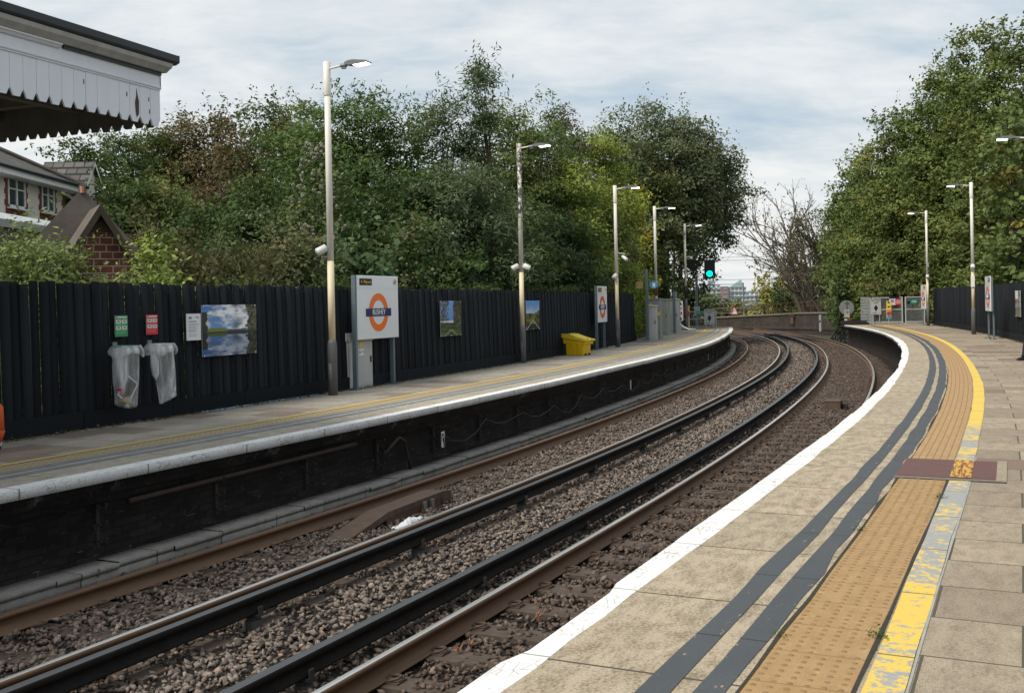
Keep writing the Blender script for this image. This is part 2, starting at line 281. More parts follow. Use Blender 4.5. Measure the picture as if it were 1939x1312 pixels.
    n=N('vertex_print'); n.bsdf(n.attr('lc'),.35,0,None,.5); M['print']=n.m
    M['ground']=plain('rough_soil',(.05,.05,.03),.95,var=.5,sc=.8,bump=.8)
    n=N('far_land'); v=n.pos(); f=n.noise(v,.02,5,.7); n.bsdf(n.mix(f,(.05,.07,.03),(.09,.10,.05)),.95); M['farland']=n.m
    M['fr']=plain('far_white_render',(.62,.64,.66),.8,var=.04,sc=.05,bump=0)
    M['fg']=plain('far_grey_glass',(.20,.25,.29),.3,var=.3,sc=.2,bump=0)
    M['fm']=plain('far_maroon_panel',(.26,.15,.14),.8,var=.1,sc=.05,bump=0)
    M['fgreen']=plain('far_teal_glazing',(.33,.45,.45),.4,var=.1,sc=.05,bump=0)
mats()
# ------------------------------------------------------------------ mesh helpers
def tag(o,label=None,cat=None,group=None,kind=None):
    if label: o['label']=label
    if cat: o['category']=cat
    if group: o['group']=group
    if kind: o['kind']=kind
    return o
def link(o,parent=None):
    COL.objects.link(o)
    if parent is not None: o.parent=parent
    return o
def thing(name,label,cat,loc=(0,0,0),rz=0,group=None):
    o=bpy.data.objects.new(name,None); o.empty_display_size=.2; link(o); o.location=loc; o.rotation_euler=(0,0,rz); return tag(o,label,cat,group)
def copy_tree(root,loc=None,rz=None,label=None,group=None,parent=None,mats=None):
    r=root.copy(); link(r)
    if parent is not None: r.parent=parent
    if loc is not None: r.location=loc
    if rz is not None: r.rotation_euler=(0,0,rz)
    if label: r['label']=label
    if group: r['group']=group
    for ch in list(root.children): copy_tree(ch,parent=r)
    return r
def fast_mesh(name,V,F,mat,uv=None,attrs=None,smooth=False,midx=None):
    """V (n,3), F (m,k) constant k"""
    V=np.asarray(V,np.float32); F=np.asarray(F,np.int32); m=len(F); k=F.shape[1]
    me=bpy.data.meshes.new(name); me.vertices.add(len(V)); me.vertices.foreach_set('co',V.ravel())
    me.loops.add(m*k); me.loops.foreach_set('vertex_index',F.ravel()); me.polygons.add(m)
    me.polygons.foreach_set('loop_start',np.arange(0,m*k,k,dtype=np.int32)); me.polygons.foreach_set('loop_total',np.full(m,k,np.int32))
    if smooth: me.polygons.foreach_set('use_smooth',np.ones(m,bool))
    if midx is not None: me.polygons.foreach_set('material_index',np.asarray(midx,np.int32))
    for a in (mat if isinstance(mat,(list,tuple)) else [mat]): me.materials.append(a)
    if uv is not None:
        l=me.uv_layers.new(name='UVMap'); l.data.foreach_set('uv',np.asarray(uv,np.float32)[F.ravel()].ravel())
    for an,(ty,dom,arr) in (attrs or {}).items():
        a=me.attributes.new(an,ty,dom); arr=np.asarray(arr,np.float32)
        if ty=='FLOAT_COLOR':
            if arr.shape[1]==3: arr=np.hstack([arr,np.ones((len(arr),1),np.float32)])
            a.data.foreach_set('color',arr.ravel())
        else: a.data.foreach_set('value',arr.ravel())
    me.update(calc_edges=True); return me
def ob(name,me,parent=None):
    return link(bpy.data.objects.new(name,me),parent)
class B:
    def __init__(s): s.V=[]; s.F=[]; s.U=[]; s.mi=[]; s.cur=0; s.r=[]; s.rv=.5
    def add(s,vs,fs,us=None):
        b=len(s.V); s.V+= [tuple(v) for v in vs]; s.F+=[tuple(b+i for i in f) for f in fs]; s.mi+=[s.cur]*len(fs); s.r+=[s.rv]*len(vs)
        return s
    def box(s,c,d,M_=None,taper=1.0):
        x,y,z=(a/2 for a in d); vs=[Vector((i*x*(taper if k>0 else 1),j*y*(taper if k>0 else 1),k*z)) for k in(-1,1) for j in(-1,1) for i in(-1,1)]
        if M_ is not None: vs=[M_@v for v in vs]
        vs=[v+Vector(c) for v in vs]
        return s.add(vs,[(0,2,3,1),(4,5,7,6),(0,1,5,4),(2,6,7,3),(0,4,6,2),(1,3,7,5)])
    def tube(s,pts,r,n=10,cap=True):
        pts=[Vector(p) for p in pts]; rs=r if isinstance(r,(list,tuple)) else [r]*len(pts); vs=[]; up=None
        for i,p in enumerate(pts):
            t=(pts[min(i+1,len(pts)-1)]-pts[max(i-1,0)]).normalized()
            if up is None: up=Vector((0,0,1)) if abs(t.z)<.9 else Vector((1,0,0))
            a=t.cross(up).normalized(); b=a.cross(t).normalized(); up=b
            for k in range(n):
                w=2*PI*k/n; vs.append(p+a*math.cos(w)*rs[i]+b*math.sin(w)*rs[i])
        fs=[(i*n+k,i*n+(k+1)%n,(i+1)*n+(k+1)%n,(i+1)*n+k) for i in range(len(pts)-1) for k in range(n)]
        if cap: fs+=[tuple(range(n))[::-1],tuple((len(pts)-1)*n+k for k in range(n))]
        return s.add(vs,fs)
    def prism(s,poly,y0,y1,M_=None):
        """poly in (x,z), extruded along y"""
        n=len(poly); vs=[Vector((p[0],y0,p[1])) for p in poly]+[Vector((p[0],y1,p[1])) for p in poly]
        if M_ is not None: vs=[M_@v for v in vs]
        return s.add(vs,[tuple(range(n))[::-1],tuple(range(n,2*n))]+[(i,i+n,(i+1)%n+n,(i+1)%n) for i in range(n)])
    def poly(s,pts): return s.add(pts,[tuple(range(len(pts)))])
    def build(s,name,mat,parent=None,smooth=False,loc=None,uvmode=None,bevel=0):
        me=bpy.data.meshes.new(name); me.from_pydata([tuple(v) for v in s.V],[],s.F)
        for a in (mat if isinstance(mat,(list,tuple)) else [mat]): me.materials.append(a)
        for i,p in enumerate(me.polygons):
            p.material_index=s.mi[i]; p.use_smooth=smooth
        # face-projected uv in metres
        l=me.uv_layers.new(name='UVMap')
        for p in me.polygons:
            n=p.normal
            if abs(n.z)>.95: ax=lambda v:(v.x,v.y)
            else:
                h=Vector((-n.y,n.x,0)); h=h.normalized() if h.length>1e-6 else Vector((1,0,0)); up=n.cross(h); up=-up if up.z<0 else up
                ax=lambda v,h=h,up=up:(v.dot(h),v.dot(up))
            for li in p.loop_indices: l.data[li].uv=ax(me.vertices[me.loops[li].vertex_index].co)
        a=me.attributes.new('rnd','FLOAT','POINT'); a.data.foreach_set('value',np.array(s.r,np.float32))
        me.update(); o=ob(name,me,parent)
        if loc is not None: o.location=loc
        if bevel:
            b=o.modifiers.new('b','BEVEL'); b.width=bevel; b.segments=2; b.limit_method='ANGLE'
        return o
def text(name,body,size,mat,parent,loc,rot=(PI/2,0,0),sx=1,ext=.002,align='CENTER'):
    cu=bpy.data.curves.new(name,'FONT'); cu.body=body; cu.size=size; cu.align_x=align; cu.align_y='CENTER'; cu.extrude=ext; cu.resolution_u=3
    o=bpy.data.objects.new(name,cu); COL.objects.link(o); bpy.context.view_layer.update()
    me=bpy.data.meshes.new_from_object(o.evaluated_get(bpy.context.evaluated_depsgraph_get())); bpy.data.objects.remove(o)
    me.materials.clear(); me.materials.append(mat); q=ob(name,me,parent); q.location=loc; q.rotation_euler=rot; q.scale=(sx,1,1); return q
def strip(name,oa,ob_,z,s0,s1,mat,ds=.23,parent=None,vn=False,za=None,nx=1):
    """ribbon between two offset curves, uv = (s, offset) in metres or (s,0..1) when vn"""
    ss=np.linspace(s0,s1,max(2,int((s1-s0)/ds)+1)); fa=oa if callable(oa) else (lambda s:np.full(np.shape(s),oa)); fb=ob_ if callable(ob_) else (lambda s:np.full(np.shape(s),ob_))
    V=[];U=[];k=nx+1
    a=fa(ss); b=fb(ss); z0=z(ss) if callable(z) else np.full(len(ss),z)
    for j in range(k):
        o=a+(b-a)*j/nx; x,y=XY(ss,o); V.append(np.stack([x,y,z0 if za is None else z0+(za-z0)*j/nx],1)); U.append(np.stack([ss,(np.full(len(ss),j/nx) if vn else o)],1))
    V=np.stack(V,1).reshape(-1,3); U=np.stack(U,1).reshape(-1,2); i=np.arange(len(ss)-1)[:,None]*k; j=np.arange(nx)[None,:]; q=(i+j).ravel()
    F=np.stack([q,q+1,q+k+1,q+k],1)
    if a[0]>b[0]: F=F[:,::-1]
    F=F[:,::-1]  # face up
    me=fast_mesh(name,V,F,mat,U); 
    if me.polygons[0].normal.z<0: me.flip_normals()
    return ob(name,me,parent)
def sweep(name,prof,s0,s1,mat,ds=.5,closed=True,parent=None,off=0.0,zf=None,mids=None,smooth=False,attrs=None):
    """prof [(o,z)]; off constant or function"""
    ss=np.linspace(s0,s1,max(2,int(math.ceil((s1-s0)/ds))+1)); n=len(prof); of=off(ss) if callable(off) else np.full(len(ss),off); zz=zf(ss) if zf else np.zeros(len(ss))
    per=[0]; 
    for i in range(n): a=prof[i]; b=prof[(i+1)%n]; per.append(per[-1]+math.hypot(a[0]-b[0],a[1]-b[1]))
    V=np.zeros((len(ss),n,3)); U=np.zeros((len(ss),n,2))
    for j,(o,z) in enumerate(prof):
        x,y=XY(ss,of+o); V[:,j,0]=x; V[:,j,1]=y; V[:,j,2]=z+zz; U[:,j,0]=ss; U[:,j,1]=per[j]
    m=n if closed else n-1; i=np.arange(len(ss)-1)[:,None]*n; j=np.arange(m)[None,:]; q=(i+j).ravel(); q2=(i+(j+1)%n).ravel()
    F=np.stack([q,q2,q2+n,q+n],1); mi=np.tile(np.array(mids if mids else [0]*m),len(ss)-1)
    me=fast_mesh(name,V.reshape(-1,3),F,mat,U.reshape(-1,2),midx=mi,smooth=smooth,attrs=attrs)
    o=ob(name,me,parent); return o
# ------------------------------------------------------------------ ground
def structure():
    L=-.05
    g=B(); g.poly([(-3000,-200,-1.35),(3000,-200,-1.35),(3000,115,-1.35),(-3000,115,-1.35)]); tag(g.build('ground',M['ground']),kind='structure')
    g=B(); g.poly([(-6000,115,-9),(6000,115,-9),(6000,9000,-9),(-6000,9000,-9)]); g.poly([(-3000,115,-1.35),(3000,115,-1.35),(3000,115.01,-9),(-3000,115.01,-9)]); tag(g.build('valley',M['farland']),kind='structure')
    # raised land behind both fences
    for nm,o0,sg,s0,s1,wd in (('embankment',-9.75,-1,-9,66,60),('embankment',4.3,1,-9,66,60)):
        o=strip(nm,o0,o0+sg*wd,-.12,s0,s1,M['ground'],ds=2); tag(o,kind='structure')
    # ballast bed
    os_=[-6.75,-6.2,-5.6,-4.85,-4.09,-3.72,-3.1,-2.56,-2.165,-1.4,-.66,.5]; zs=[-1.12,-1.085,-1.09,-1.07,-1.035,-1.03,-1.01,-1.05,-1.105,-1.11,-1.115,-1.14]
    global ZG; ZG=lambda o: np.interp(o,os_,zs)
    ss=np.arange(-6,105,.25); oo=np.linspace(-6.75,.5,40); S,O=np.meshgrid(ss,oo,indexing='ij'); x,y=XY(S,O); z=ZG(O)+RNG.normal(0,.006,S.shape)
    k=len(oo); q=(np.arange(len(ss)-1)[:,None]*k+np.arange(k-1)[None,:]).ravel(); F=np.stack([q,q+1,q+k+1,q+k],1)
    tag(ob('track_bed',fast_mesh('track_bed',np.stack([x,y,z],-1).reshape(-1,3),F,M['bed'])),kind='structure')
    # far beyond, wide
    # ---- near platform
    wob0=lambda s: whin(s)+.006*np.interp(s,np.arange(-9,70,.4),np.random.default_rng(61).normal(0,1,198))
    def st(name,a,b,z,s0,s1,m,**k): return tag(strip(name,a,b,z,s0,s1,m,**k),kind='structure')
    E=59.0
    o=st('platform_edging',eR,wob0,.0,-8,E,M['whitepaint'],ds=.2); o['slab']=1.15
    f=sweep('platform_edging',[(0,0),(0.012,-.085),(.06,-.095),(.4,-.095)],-8,E,[M['whitepaint']],ds=.2,closed=False,off=eR); f['slab']=1.15; tag(f,kind='structure')
    st('platform_slabs',wob0,lambda s:tL(s),.0,-8,E,M['edge_slabs'],ds=.2)
    st('tactile_paving',tL,tR,.001,-8,8.75,M['tactile'],ds=.2); st('tactile_paving',tL,tR,.001,8.75,E,M['block'],vn=True)
    st('platform_slabs',tR,lambda s:np.full(np.shape(s),7.),.0,-8,25,M['back_slabs']); st('platform_slabs',tR,lambda s:np.full(np.shape(s),4.4),.0,25,64,M['back_slabs'])
    wob=lambda f,sd,a: (lambda s:(f(s)+a*np.interp(s,np.arange(-9,70,.55),np.random.default_rng(sd).normal(0,1,144))))
    for i,(a,b) in enumerate(((wob(d1L,1,.006),wob(d1R,2,.004)),(wob(d2L,3,.006),wob(d2R,4,.012)))): st('dark_band',a,b,.004,-8,57,M['band'],ds=.2)
    st('grey_primer_line',wob(yR,5,.004),lambda s:yR(s)+.012,.004,-8,9,plain('grey_primer',(.33,.33,.31),.8),ds=.2)
    st('yellow_line',wob(yL,6,.003),wob(yR,7,.004),.005,-8,57,M['yellow'],ds=.2)
    # gap joints with grit beside the tactile slabs
    st('joint_gap',wob(lambda s:tL(s)-.006,8,.007),wob(lambda s:tL(s)+.008,9,.003),.006,-8,22,plain('joint_grit',(.045,.04,.03),.95,var=.5,sc=60,bump=.8),ds=.12)
    st('joint_gap',wob(lambda s:tR(s)+.004,10,.003),wob(lambda s:tR(s)+.022,11,.004),.0065,-8,8,plain('joint_grit2',(.045,.04,.03),.95,var=.5,sc=60,bump=.8),ds=.12)
    # domes
    V=[];F=[];n=8
    for i in range(int((8.7+.5)/.068)):
        s=-.5+i*.068
        for j in range(6):
            if RNG.random()<.06: continue
            o=float(tL(s))+.035+j*.066; c=P(s,o,.0012)
            if math.hypot(c.x,c.y)<2: continue
            b=len(V); hh=.0045*RNG.uniform(.5,1.1)
            V+=[(c.x+.014*math.cos(2*PI*k/n),c.y+.014*math.sin(2*PI*k/n),c.z) for k in range(n)]+[(c.x+.0075*math.cos(2*PI*k/n),c.y+.0075*math.sin(2*PI*k/n),c.z+hh) for k in range(n)]
            F+=[(b+k,b+(k+1)%n,b+n+(k+1)%n,b+n+k) for k in range(n)]+[tuple(b+n+k for k in range(n))]
    me=bpy.data.meshes.new('tactile_domes'); me.from_pydata(V,[],F); me.materials.append(plain('buff_domes',(.24,.145,.065),.8,var=.3,sc=20)); tag(ob('tactile_domes',me),kind='stuff',label='rows of small raised blisters on the buff tactile slabs',cat='tactile blisters')
    # wall under near platform
    f=sweep('platform_wall',[(.06,-.095),(.10,-.095),(.10,-.17),(.16,-.17),(.16,-.25),(.22,-.25),(.22,-1.25)],-8,E,[M['dark_brick']],ds=.5,closed=False,off=eR0); tag(f,kind='structure')
    wu(f)
    # end wall near platform
    b=B(); p0=P(E,float(eR0(E)),0);
    a=P(E,float(eR0(E))+.2,0); c=P(E,4.4,0); b.poly([(a.x,a.y,-.002),(c.x,c.y,-.002),(c.x,c.y,-1.3),(a.x,a.y,-1.3)]); tag(b.build('platform_wall',M['dark_brick']),kind='structure')
    # ---- far platform (L = level)
    EL=60.5
    aw=lambda s:eA(s)-.20
    o=st('platform_edging',eA,aw,L,-8,EL,M['whitepaint'],ds=.2); o['slab']=1.6
    f=sweep('platform_edging',[(0,L),(0.004,L-.02),(0,L-.098),(-.06,L-.105),(-.3,L-.105)],-8,EL,[M['whitepaint']],ds=.2,closed=False,off=eA); f['slab']=1.6; tag(f,kind='structure')
    st('platform_slabs',aw,lambda s:s*0-7.33,L,-8,EL,M['far_edge_slabs'])
    st('tactile_paving',-7.33,-7.66,L+.001,-8,EL,M['fartac'])
    st('platform_slabs',-7.66,-9.8,L,-8,62,M['far_back_slabs'])
    fb=plain('worn_grey_band',(.20,.20,.19),.75,var=.3,sc=5); st('dark_band',-6.93,-7.05,L+.004,-8,58,fb); st('dark_band',-7.16,-7.32,L+.004,-8,58,fb); 
    st('pale_line',wob(lambda s:s*0-7.055,14,.004),wob(lambda s:s*0-7.10,13,.008),L+.005,-8,58,plain('pale_strip',(.40,.41,.42),.7,var=.2))
    st('yellow_line',wob(lambda s:s*0-7.68,12,.006),wob(lambda s:s*0-7.79,15,.006),L+.005,-8,57,M['yellowfar'])
    f=sweep('platform_wall',[(-.05,L-.09),(-.09,L-.09),(-.09,L-.17),(-.13,L-.17),(-.13,L-.25),(-.17,L-.25),(-.17,L-.33),(-.22,L-.33),(-.22,-1.25)],-8,EL,[M['sooty_brick']],ds=.5,closed=False,off=eA0); tag(f,kind='structure'); wu(f)
    b=B(); a=P(EL,-6.4); c=P(EL,-9.8); b.poly([(a.x,a.y,L),(a.x,a.y,-1.3),(c.x,c.y,-1.3),(c.x,c.y,L)]); tag(b.build('platform_wall',M['sooty_brick']),kind='structure')
def wu(o):
    """wall uv = (s, z): replace perimeter by height"""
    me=o.data; z=np.zeros(len(me.vertices)*3,np.float32); me.vertices.foreach_get('co',z); z=z.reshape(-1,3)
    li=np.zeros(len(me.loops),np.int32); me.loops.foreach_get('vertex_index',li); l=me.uv_layers[0]; u=np.zeros(len(li)*2,np.float32); l.data.foreach_get('uv',u); u=u.reshape(-1,2)
    pz=z[li,2]; 
    for p in me.polygons:
        i=list(p.loop_indices); zz=pz[i]
        if zz.max()-zz.min()>1e-3: u[i,1]=zz
        else: u[i,1]=zz[0]+.03
    l.data.foreach_set('uv',u.ravel())
# ------------------------------------------------------------------ track
RAILP=[(-.070,0),(-.070,.012),(-.012,.03),(-.010,.115),(-.035,.123),(-.035,.150),(-.026,.159),(.026,.159),(.035,.150),(.035,.123),(.010,.115),(.012,.03),(.070,.012),(.070,0)]
def track():
    tr=1.505
    def rail(o,ztop,label,head,s1=100):
        p=[(a,b-.159+ztop) for a,b in RAILP]
        r=sweep('running_rail',p,-5,s1,[M['railweb']],ds=.4,off=o); tag(r,label,'rail')
        sweep('rail_head',[(-.0265,ztop+.0015),(-.018,ztop+.003),(.018,ztop+.003),(.0265,ztop+.0015)],-5,s1,[head],ds=.4,off=o,closed=False,parent=r)
    oB=-5.597; oC=oB+tr; oF=-2.165; oG=oF+tr
    rail(oB,-.9,'rusty running rail nearest the far platform, beside the concrete trough',M['railheaddull'])
    rail(oC,-.837,'running rail with a bright top, right one of the far track',M['railhead'])
    rail(oF,-.9,'running rail with bright top and rust brown web, left one of the near track',M['railhead'])
    rail(oG,-.91,'running rail closest to the near platform, mostly hidden by its white edge',M['railhead'])
    CP=[(-.055,0),(-.055,.018),(-.02,.035),(-.02,.09),(-.045,.10),(-.045,.135),(-.038,.145),(.038,.145),(.045,.135),(.045,.10),(.02,.09),(.02,.035),(.055,.018),(.055,0)]
    pot=B(); pot.tube([(0,0,-.02),(0,0,.05)],[.09,.07],12); pot.tube([(0,0,.045),(0,0,.075)],[.055,.055],12); pot.box((.0,0,.09),(.16,.09,.02)); pot.box((.075,0,.12),(.014,.05,.08)); pot.box((-.075,0,.12),(.014,.05,.08))
    p0=None
    for o,zt,lab in ((oC+.37,-.762,'black conductor rail beside the right rail of the far track'),(-2.56,-.825,'black conductor rail beside the left rail of the near track')):
        p=[(a,b-.145+zt) for a,b in CP]
        r=sweep('conductor_rail',p,-5,66.5 if o<-3 else 72,[M['greasy']],ds=.4,off=o); tag(r,lab,'conductor rail')
        sweep('contact_face',[(-.039,zt+.001),(-.03,zt+.003),(.03,zt+.003),(.039,zt+.001)],-5,66.5 if o<-3 else 72,[M['condtop']],ds=.4,off=o,closed=False,parent=r)
        for k in range(26):
            s=-1.2+k*2.6+(.9 if o<-3 else 0)
            if p0 is None: p0=pot.build('insulator',M['pot'],r); q=p0
            else: q=p0.copy(); link(q,r)
            q.location=P(s,o,zt-.145-.105); q.rotation_euler=(0,0,-TH(s))
    # sleepers
    sb=B()
    sb.box((0,0,-.06),(2.55,.25,.13)); sl=sb.build('sleeper',M['sleeper'],bevel=0)
    me=sl.data; bpy.data.objects.remove(sl)
    cb=B()
    for z0 in (0,):
        cb.tube([(.0,-.05,.015),(.05,-.055,.035),(.075,-.035,.04),(.075,.02,.04),(.045,.045,.035),(.0,.045,.03),(-.03,.02,.03),(-.025,-.015,.025),(.02,-.02,.022),(.04,.005,.02)],.0105,6)
        cb.box((.035,0,.006),(.11,.13,.016))
    clip=cb.build('rail_clip',plain('brown_iron_clip',(.085,.055,.04),.75,.1,var=.3,sc=12,bump=.4)); cme=clip.data; bpy.data.objects.remove(clip)
    for (c,lean,zc,lab,grp) in ((oB+tr/2,.042,-1.052,'dark timber sleeper under the rails of the far track','sleepers of the far track'),(oF+tr/2,-.0065,-1.073,'dark timber sleeper under the rails of the near track','sleepers of the near track')):
        k=0; s=-1.6
        while s<78:
            o=bpy.data.objects.new('sleeper',me); link(o); o.location=P(s,c,zc+RNG.normal(0,.003)); o.rotation_euler=(0,-lean if lean>0 else -lean,-TH(s)+RNG.normal(0,.008)); tag(o,lab,'sleeper',grp)
            if s<34:
                for sx,fl in ((-tr/2+.075,0),(-tr/2-.075,PI),(tr/2-.075,PI),(tr/2+.075,0)):
                    q=bpy.data.objects.new('rail_clip',cme); link(q,o); q.location=(sx,0,.004); q.rotation_euler=(0,0,fl)
            s+=.66+RNG.normal(0,.012); k+=1
    # cable trough
    t=sweep('cable_trough',[(.085,-1.0),(.085,-1.13),(-.235,-1.13),(-.235,-1.0)],-5,60,[M['plain_concrete']],off=-6.28,ds=.5); tag(t,'pale concrete cable trough along the foot of the far platform wall','cable trough')
    for k in range(84):
        s0=-4.9+k*.77
        z=-.945+RNG.normal(0,.004); oo=RNG.normal(0,.006)
        sweep('trough_lid',[(.10+oo,z),(.10+oo,z-.05),(-.24+oo,z-.05),(-.24+oo,z)],s0,s0+.762,[M['plain_concrete']],off=-6.28,ds=.4,parent=t)
def stones():
    # angular rock prototypes, each realised many times
    protos=[]
    t=(1+5**.5)/2
    ico=np.array([(-1,t,0),(1,t,0),(-1,-t,0),(1,-t,0),(0,-1,t),(0,1,t),(0,-1,-t),(0,1,-t),(t,0,-1),(t,0,1),(-t,0,-1),(-t,0,1)])/1.902
    icf=np.array([(0,11,5),(0,5,1),(0,1,7),(0,7,10),(0,10,11),(1,5,9),(5,11,4),(11,10,2),(10,7,6),(7,1,8),(3,9,4),(3,4,2),(3,2,6),(3,6,8),(3,8,9),(4,9,5),(2,4,11),(6,2,10),(8,6,7),(9,8,1)])
    for i in range(10):
        v=ico*(1+RNG.normal(0,.24,(12,1)))*np.array([1,.66,.46]); 
        # plane cuts
        for _ in range(6):
            d=RNG.normal(size=3); d/=np.linalg.norm(d); h=v@d; lim=.55*h.max(); v=v-np.outer(np.maximum(h-lim,0),d)
        protos.append(v)
    def rot(n):
        q=RNG.normal(size=(n,4)); q/=np.linalg.norm(q,axis=1,keepdims=True); w,x,y,z=q.T
        return np.stack([1-2*(y*y+z*z),2*(x*y-w*z),2*(x*z+w*y),2*(x*y+w*z),1-2*(x*x+z*z),2*(y*z-w*x),2*(x*z-w*y),2*(y*z+w*x),1-2*(x*x+y*y)],1).reshape(n,3,3)
    Vs=[];Fs=[];Cs=[];base=0
    for (s0,s1,den,sz) in ((-1.5,6,460,.044),(6,13,430,.044),(13,24,310,.046),(24,42,170,.050),(42,72,70,.07)):
        o0,o1=-6.15,.0
        n=int((s1-s0)*(o1-o0)*den); s=RNG.uniform(s0,s1,n); o=RNG.uniform(o0,o1,n)
        # keep sleeper tops mostly clean, four foot / cess fuller
        keep=np.ones(n,bool); zz=ZG(o)+RNG.uniform(-.012,.02,n)
        ins=((o>-5.95)&(o<-3.75))|((o>-2.45)&(o<-.3)); ph=((s+1.6)/.66)%1; near=(ph<.18)|(ph>.82)
        rd=np.min(np.abs(o[:,None]-np.array([-5.597,-4.092,-2.165,-.66])[None]),axis=1); keep&=~(ins&near&((RNG.random(n)<.50)|(rd<.26))); six=(o>-3.6)&(o<-2.7); zz=np.where(six,zz+.012,zz)
        zz=np.where(ins&~near,zz+.022,zz); zz=np.where(ins&near,zz+.036,zz)
        for oc,w in ((-5.597,.085),(-4.092,.085),(-2.165,.085),(-.66,.085)): keep&=np.abs(o-oc)>w
        x,y=XY(s,o); d=np.hypot(x,y); ax=x/np.maximum(y,.1); keep&=(ax>-.62)&(ax<.60)&(y>1)
        s,o,zz,x,y=s[keep],o[keep],zz[keep],x[keep],y[keep]; n=len(s)
        scl=sz*(.38+.95*RNG.random(n)**.8); R=rot(n); pid=RNG.integers(0,10,n); PV=np.array(protos)[pid]
        # lie flatter
        v=np.einsum('nij,nkj->nki',R,PV)*scl[:,None,None]; v[:,:,2]*=.8
        v+=np.stack([x,y,zz],1)[:,None,:]
        Vs.append(v.reshape(-1,3)); Fs.append((icf[None]+(base+np.arange(n)*12)[:,None,None]).reshape(-1,3)); base+=n*12
        # colour: browner near rails and under the near platform, greyer in the six foot
        g=np.maximum(np.exp(-((o+3.15)/.7)**2),.7*np.exp(-((o+4.4)/1.3)**2)); r=RNG.random(n); c0=np.array([.125,.088,.068]); c1=np.array([.245,.203,.172]); c=c0+(c1-c0)*np.clip(g*.9+.12,0,1)[:,None]
        c=c*(.5+.95*r**1.2)[:,None]; c*=.86; pk=RNG.random(n)<.10; c[pk]*=np.array([1.18,1.0,.92]); lt=RNG.random(n)<.05; c[lt]*=1.6
        Cs.append(np.repeat(c,12,axis=0))
    me=fast_mesh('ballast',np.concatenate(Vs),np.concatenate(Fs),M['stone'],attrs={'lc':('FLOAT_COLOR','POINT',np.concatenate(Cs))})
    tag(ob('ballast_stones',me),'loose grey brown ballast stones between and beside the rails','ballast',kind='stuff')
# ------------------------------------------------------------------ fences
def fence(name,label,o,s0,s1,h0,h1,zb,side,lean,bw=.155):
    """side: +1 track lies to the +o side"""
    root=thing(name,label,'fence',P(s0,o,zb),0)
    V=[];F=[];U=[];R=[]; 
    s=s0; i=0
    base=P(s0,o,zb)
    while s<s1:
        w=bw*RNG.uniform(.93,1.05); g=.010*RNG.uniform(.3,1.5); h=np.interp(s,[s0,s1],[h0,h1])+RNG.normal(0,.014); t=.018; ov=(i%2)*.012*side
        r=RNG.random(); dl=RNG.normal(0,.009); lo=.22 if True else 0
        for (za,ob0) in ((.05,0),(h,-lean*side)):
            for (sa) in (s,s+w-g):
                for oo in (0,-t*side):
                    x,y=XY(sa+(dl if za>1 else 0),o+ov+ob0+oo); V.append((x-base.x,y-base.y,za)); U.append((sa+i*3.1,za)); R.append(r)
        b=len(V)-8
        F+=[(b,b+2,b+6,b+4),(b+1,b+5,b+7,b+3),(b+4,b+6,b+7,b+5),(b,b+4,b+5,b+1),(b+2,b+3,b+7,b+6)]
        s+=w; i+=1
    me=fast_mesh('board_panel',V,F,M['fence'],U,{'rnd':('FLOAT','POINT',R)}); ob('board_panel',me,root)
    n=int((s1-s0)/1.8)+1
    kb=B()
    # gravel board along the foot, on the track side
    for j in range(n):
        a=s0+j*(s1-s0)/n; b_=s0+(j+1)*(s1-s0)/n-.012; kb.rv=.2+.6*RNG.random(); vs=[]
        for sa in (a,b_):
            for oo in (.016*side,.045*side):
                for z in (-.0,.24): 
                    x,y=XY(sa,o+oo); vs.append((x-base.x,y-base.y,z))
        kb.add(vs,[(0,1,5,4),(2,6,7,3),(1,3,7,5),(0,4,6,2),(0,2,3,1),(4,5,7,6)])
    kb.build('gravel_board',M['fence'],root)
    pb=B()
    for j in range(n+1):
        sa=s0+j*(s1-s0)/n; pb2=B(); hh=np.interp(sa,[s0,s1],[h0,h1])-.12; c=P(sa,o-.09*side,0)-Vector((base.x,base.y,0)); pb2.box((c.x,c.y,hh/2),(.09,.09,hh),Matrix.Rotation(-TH(sa),3,'Z')); pb2.build('fence_post',M['fence'],root)
    return root
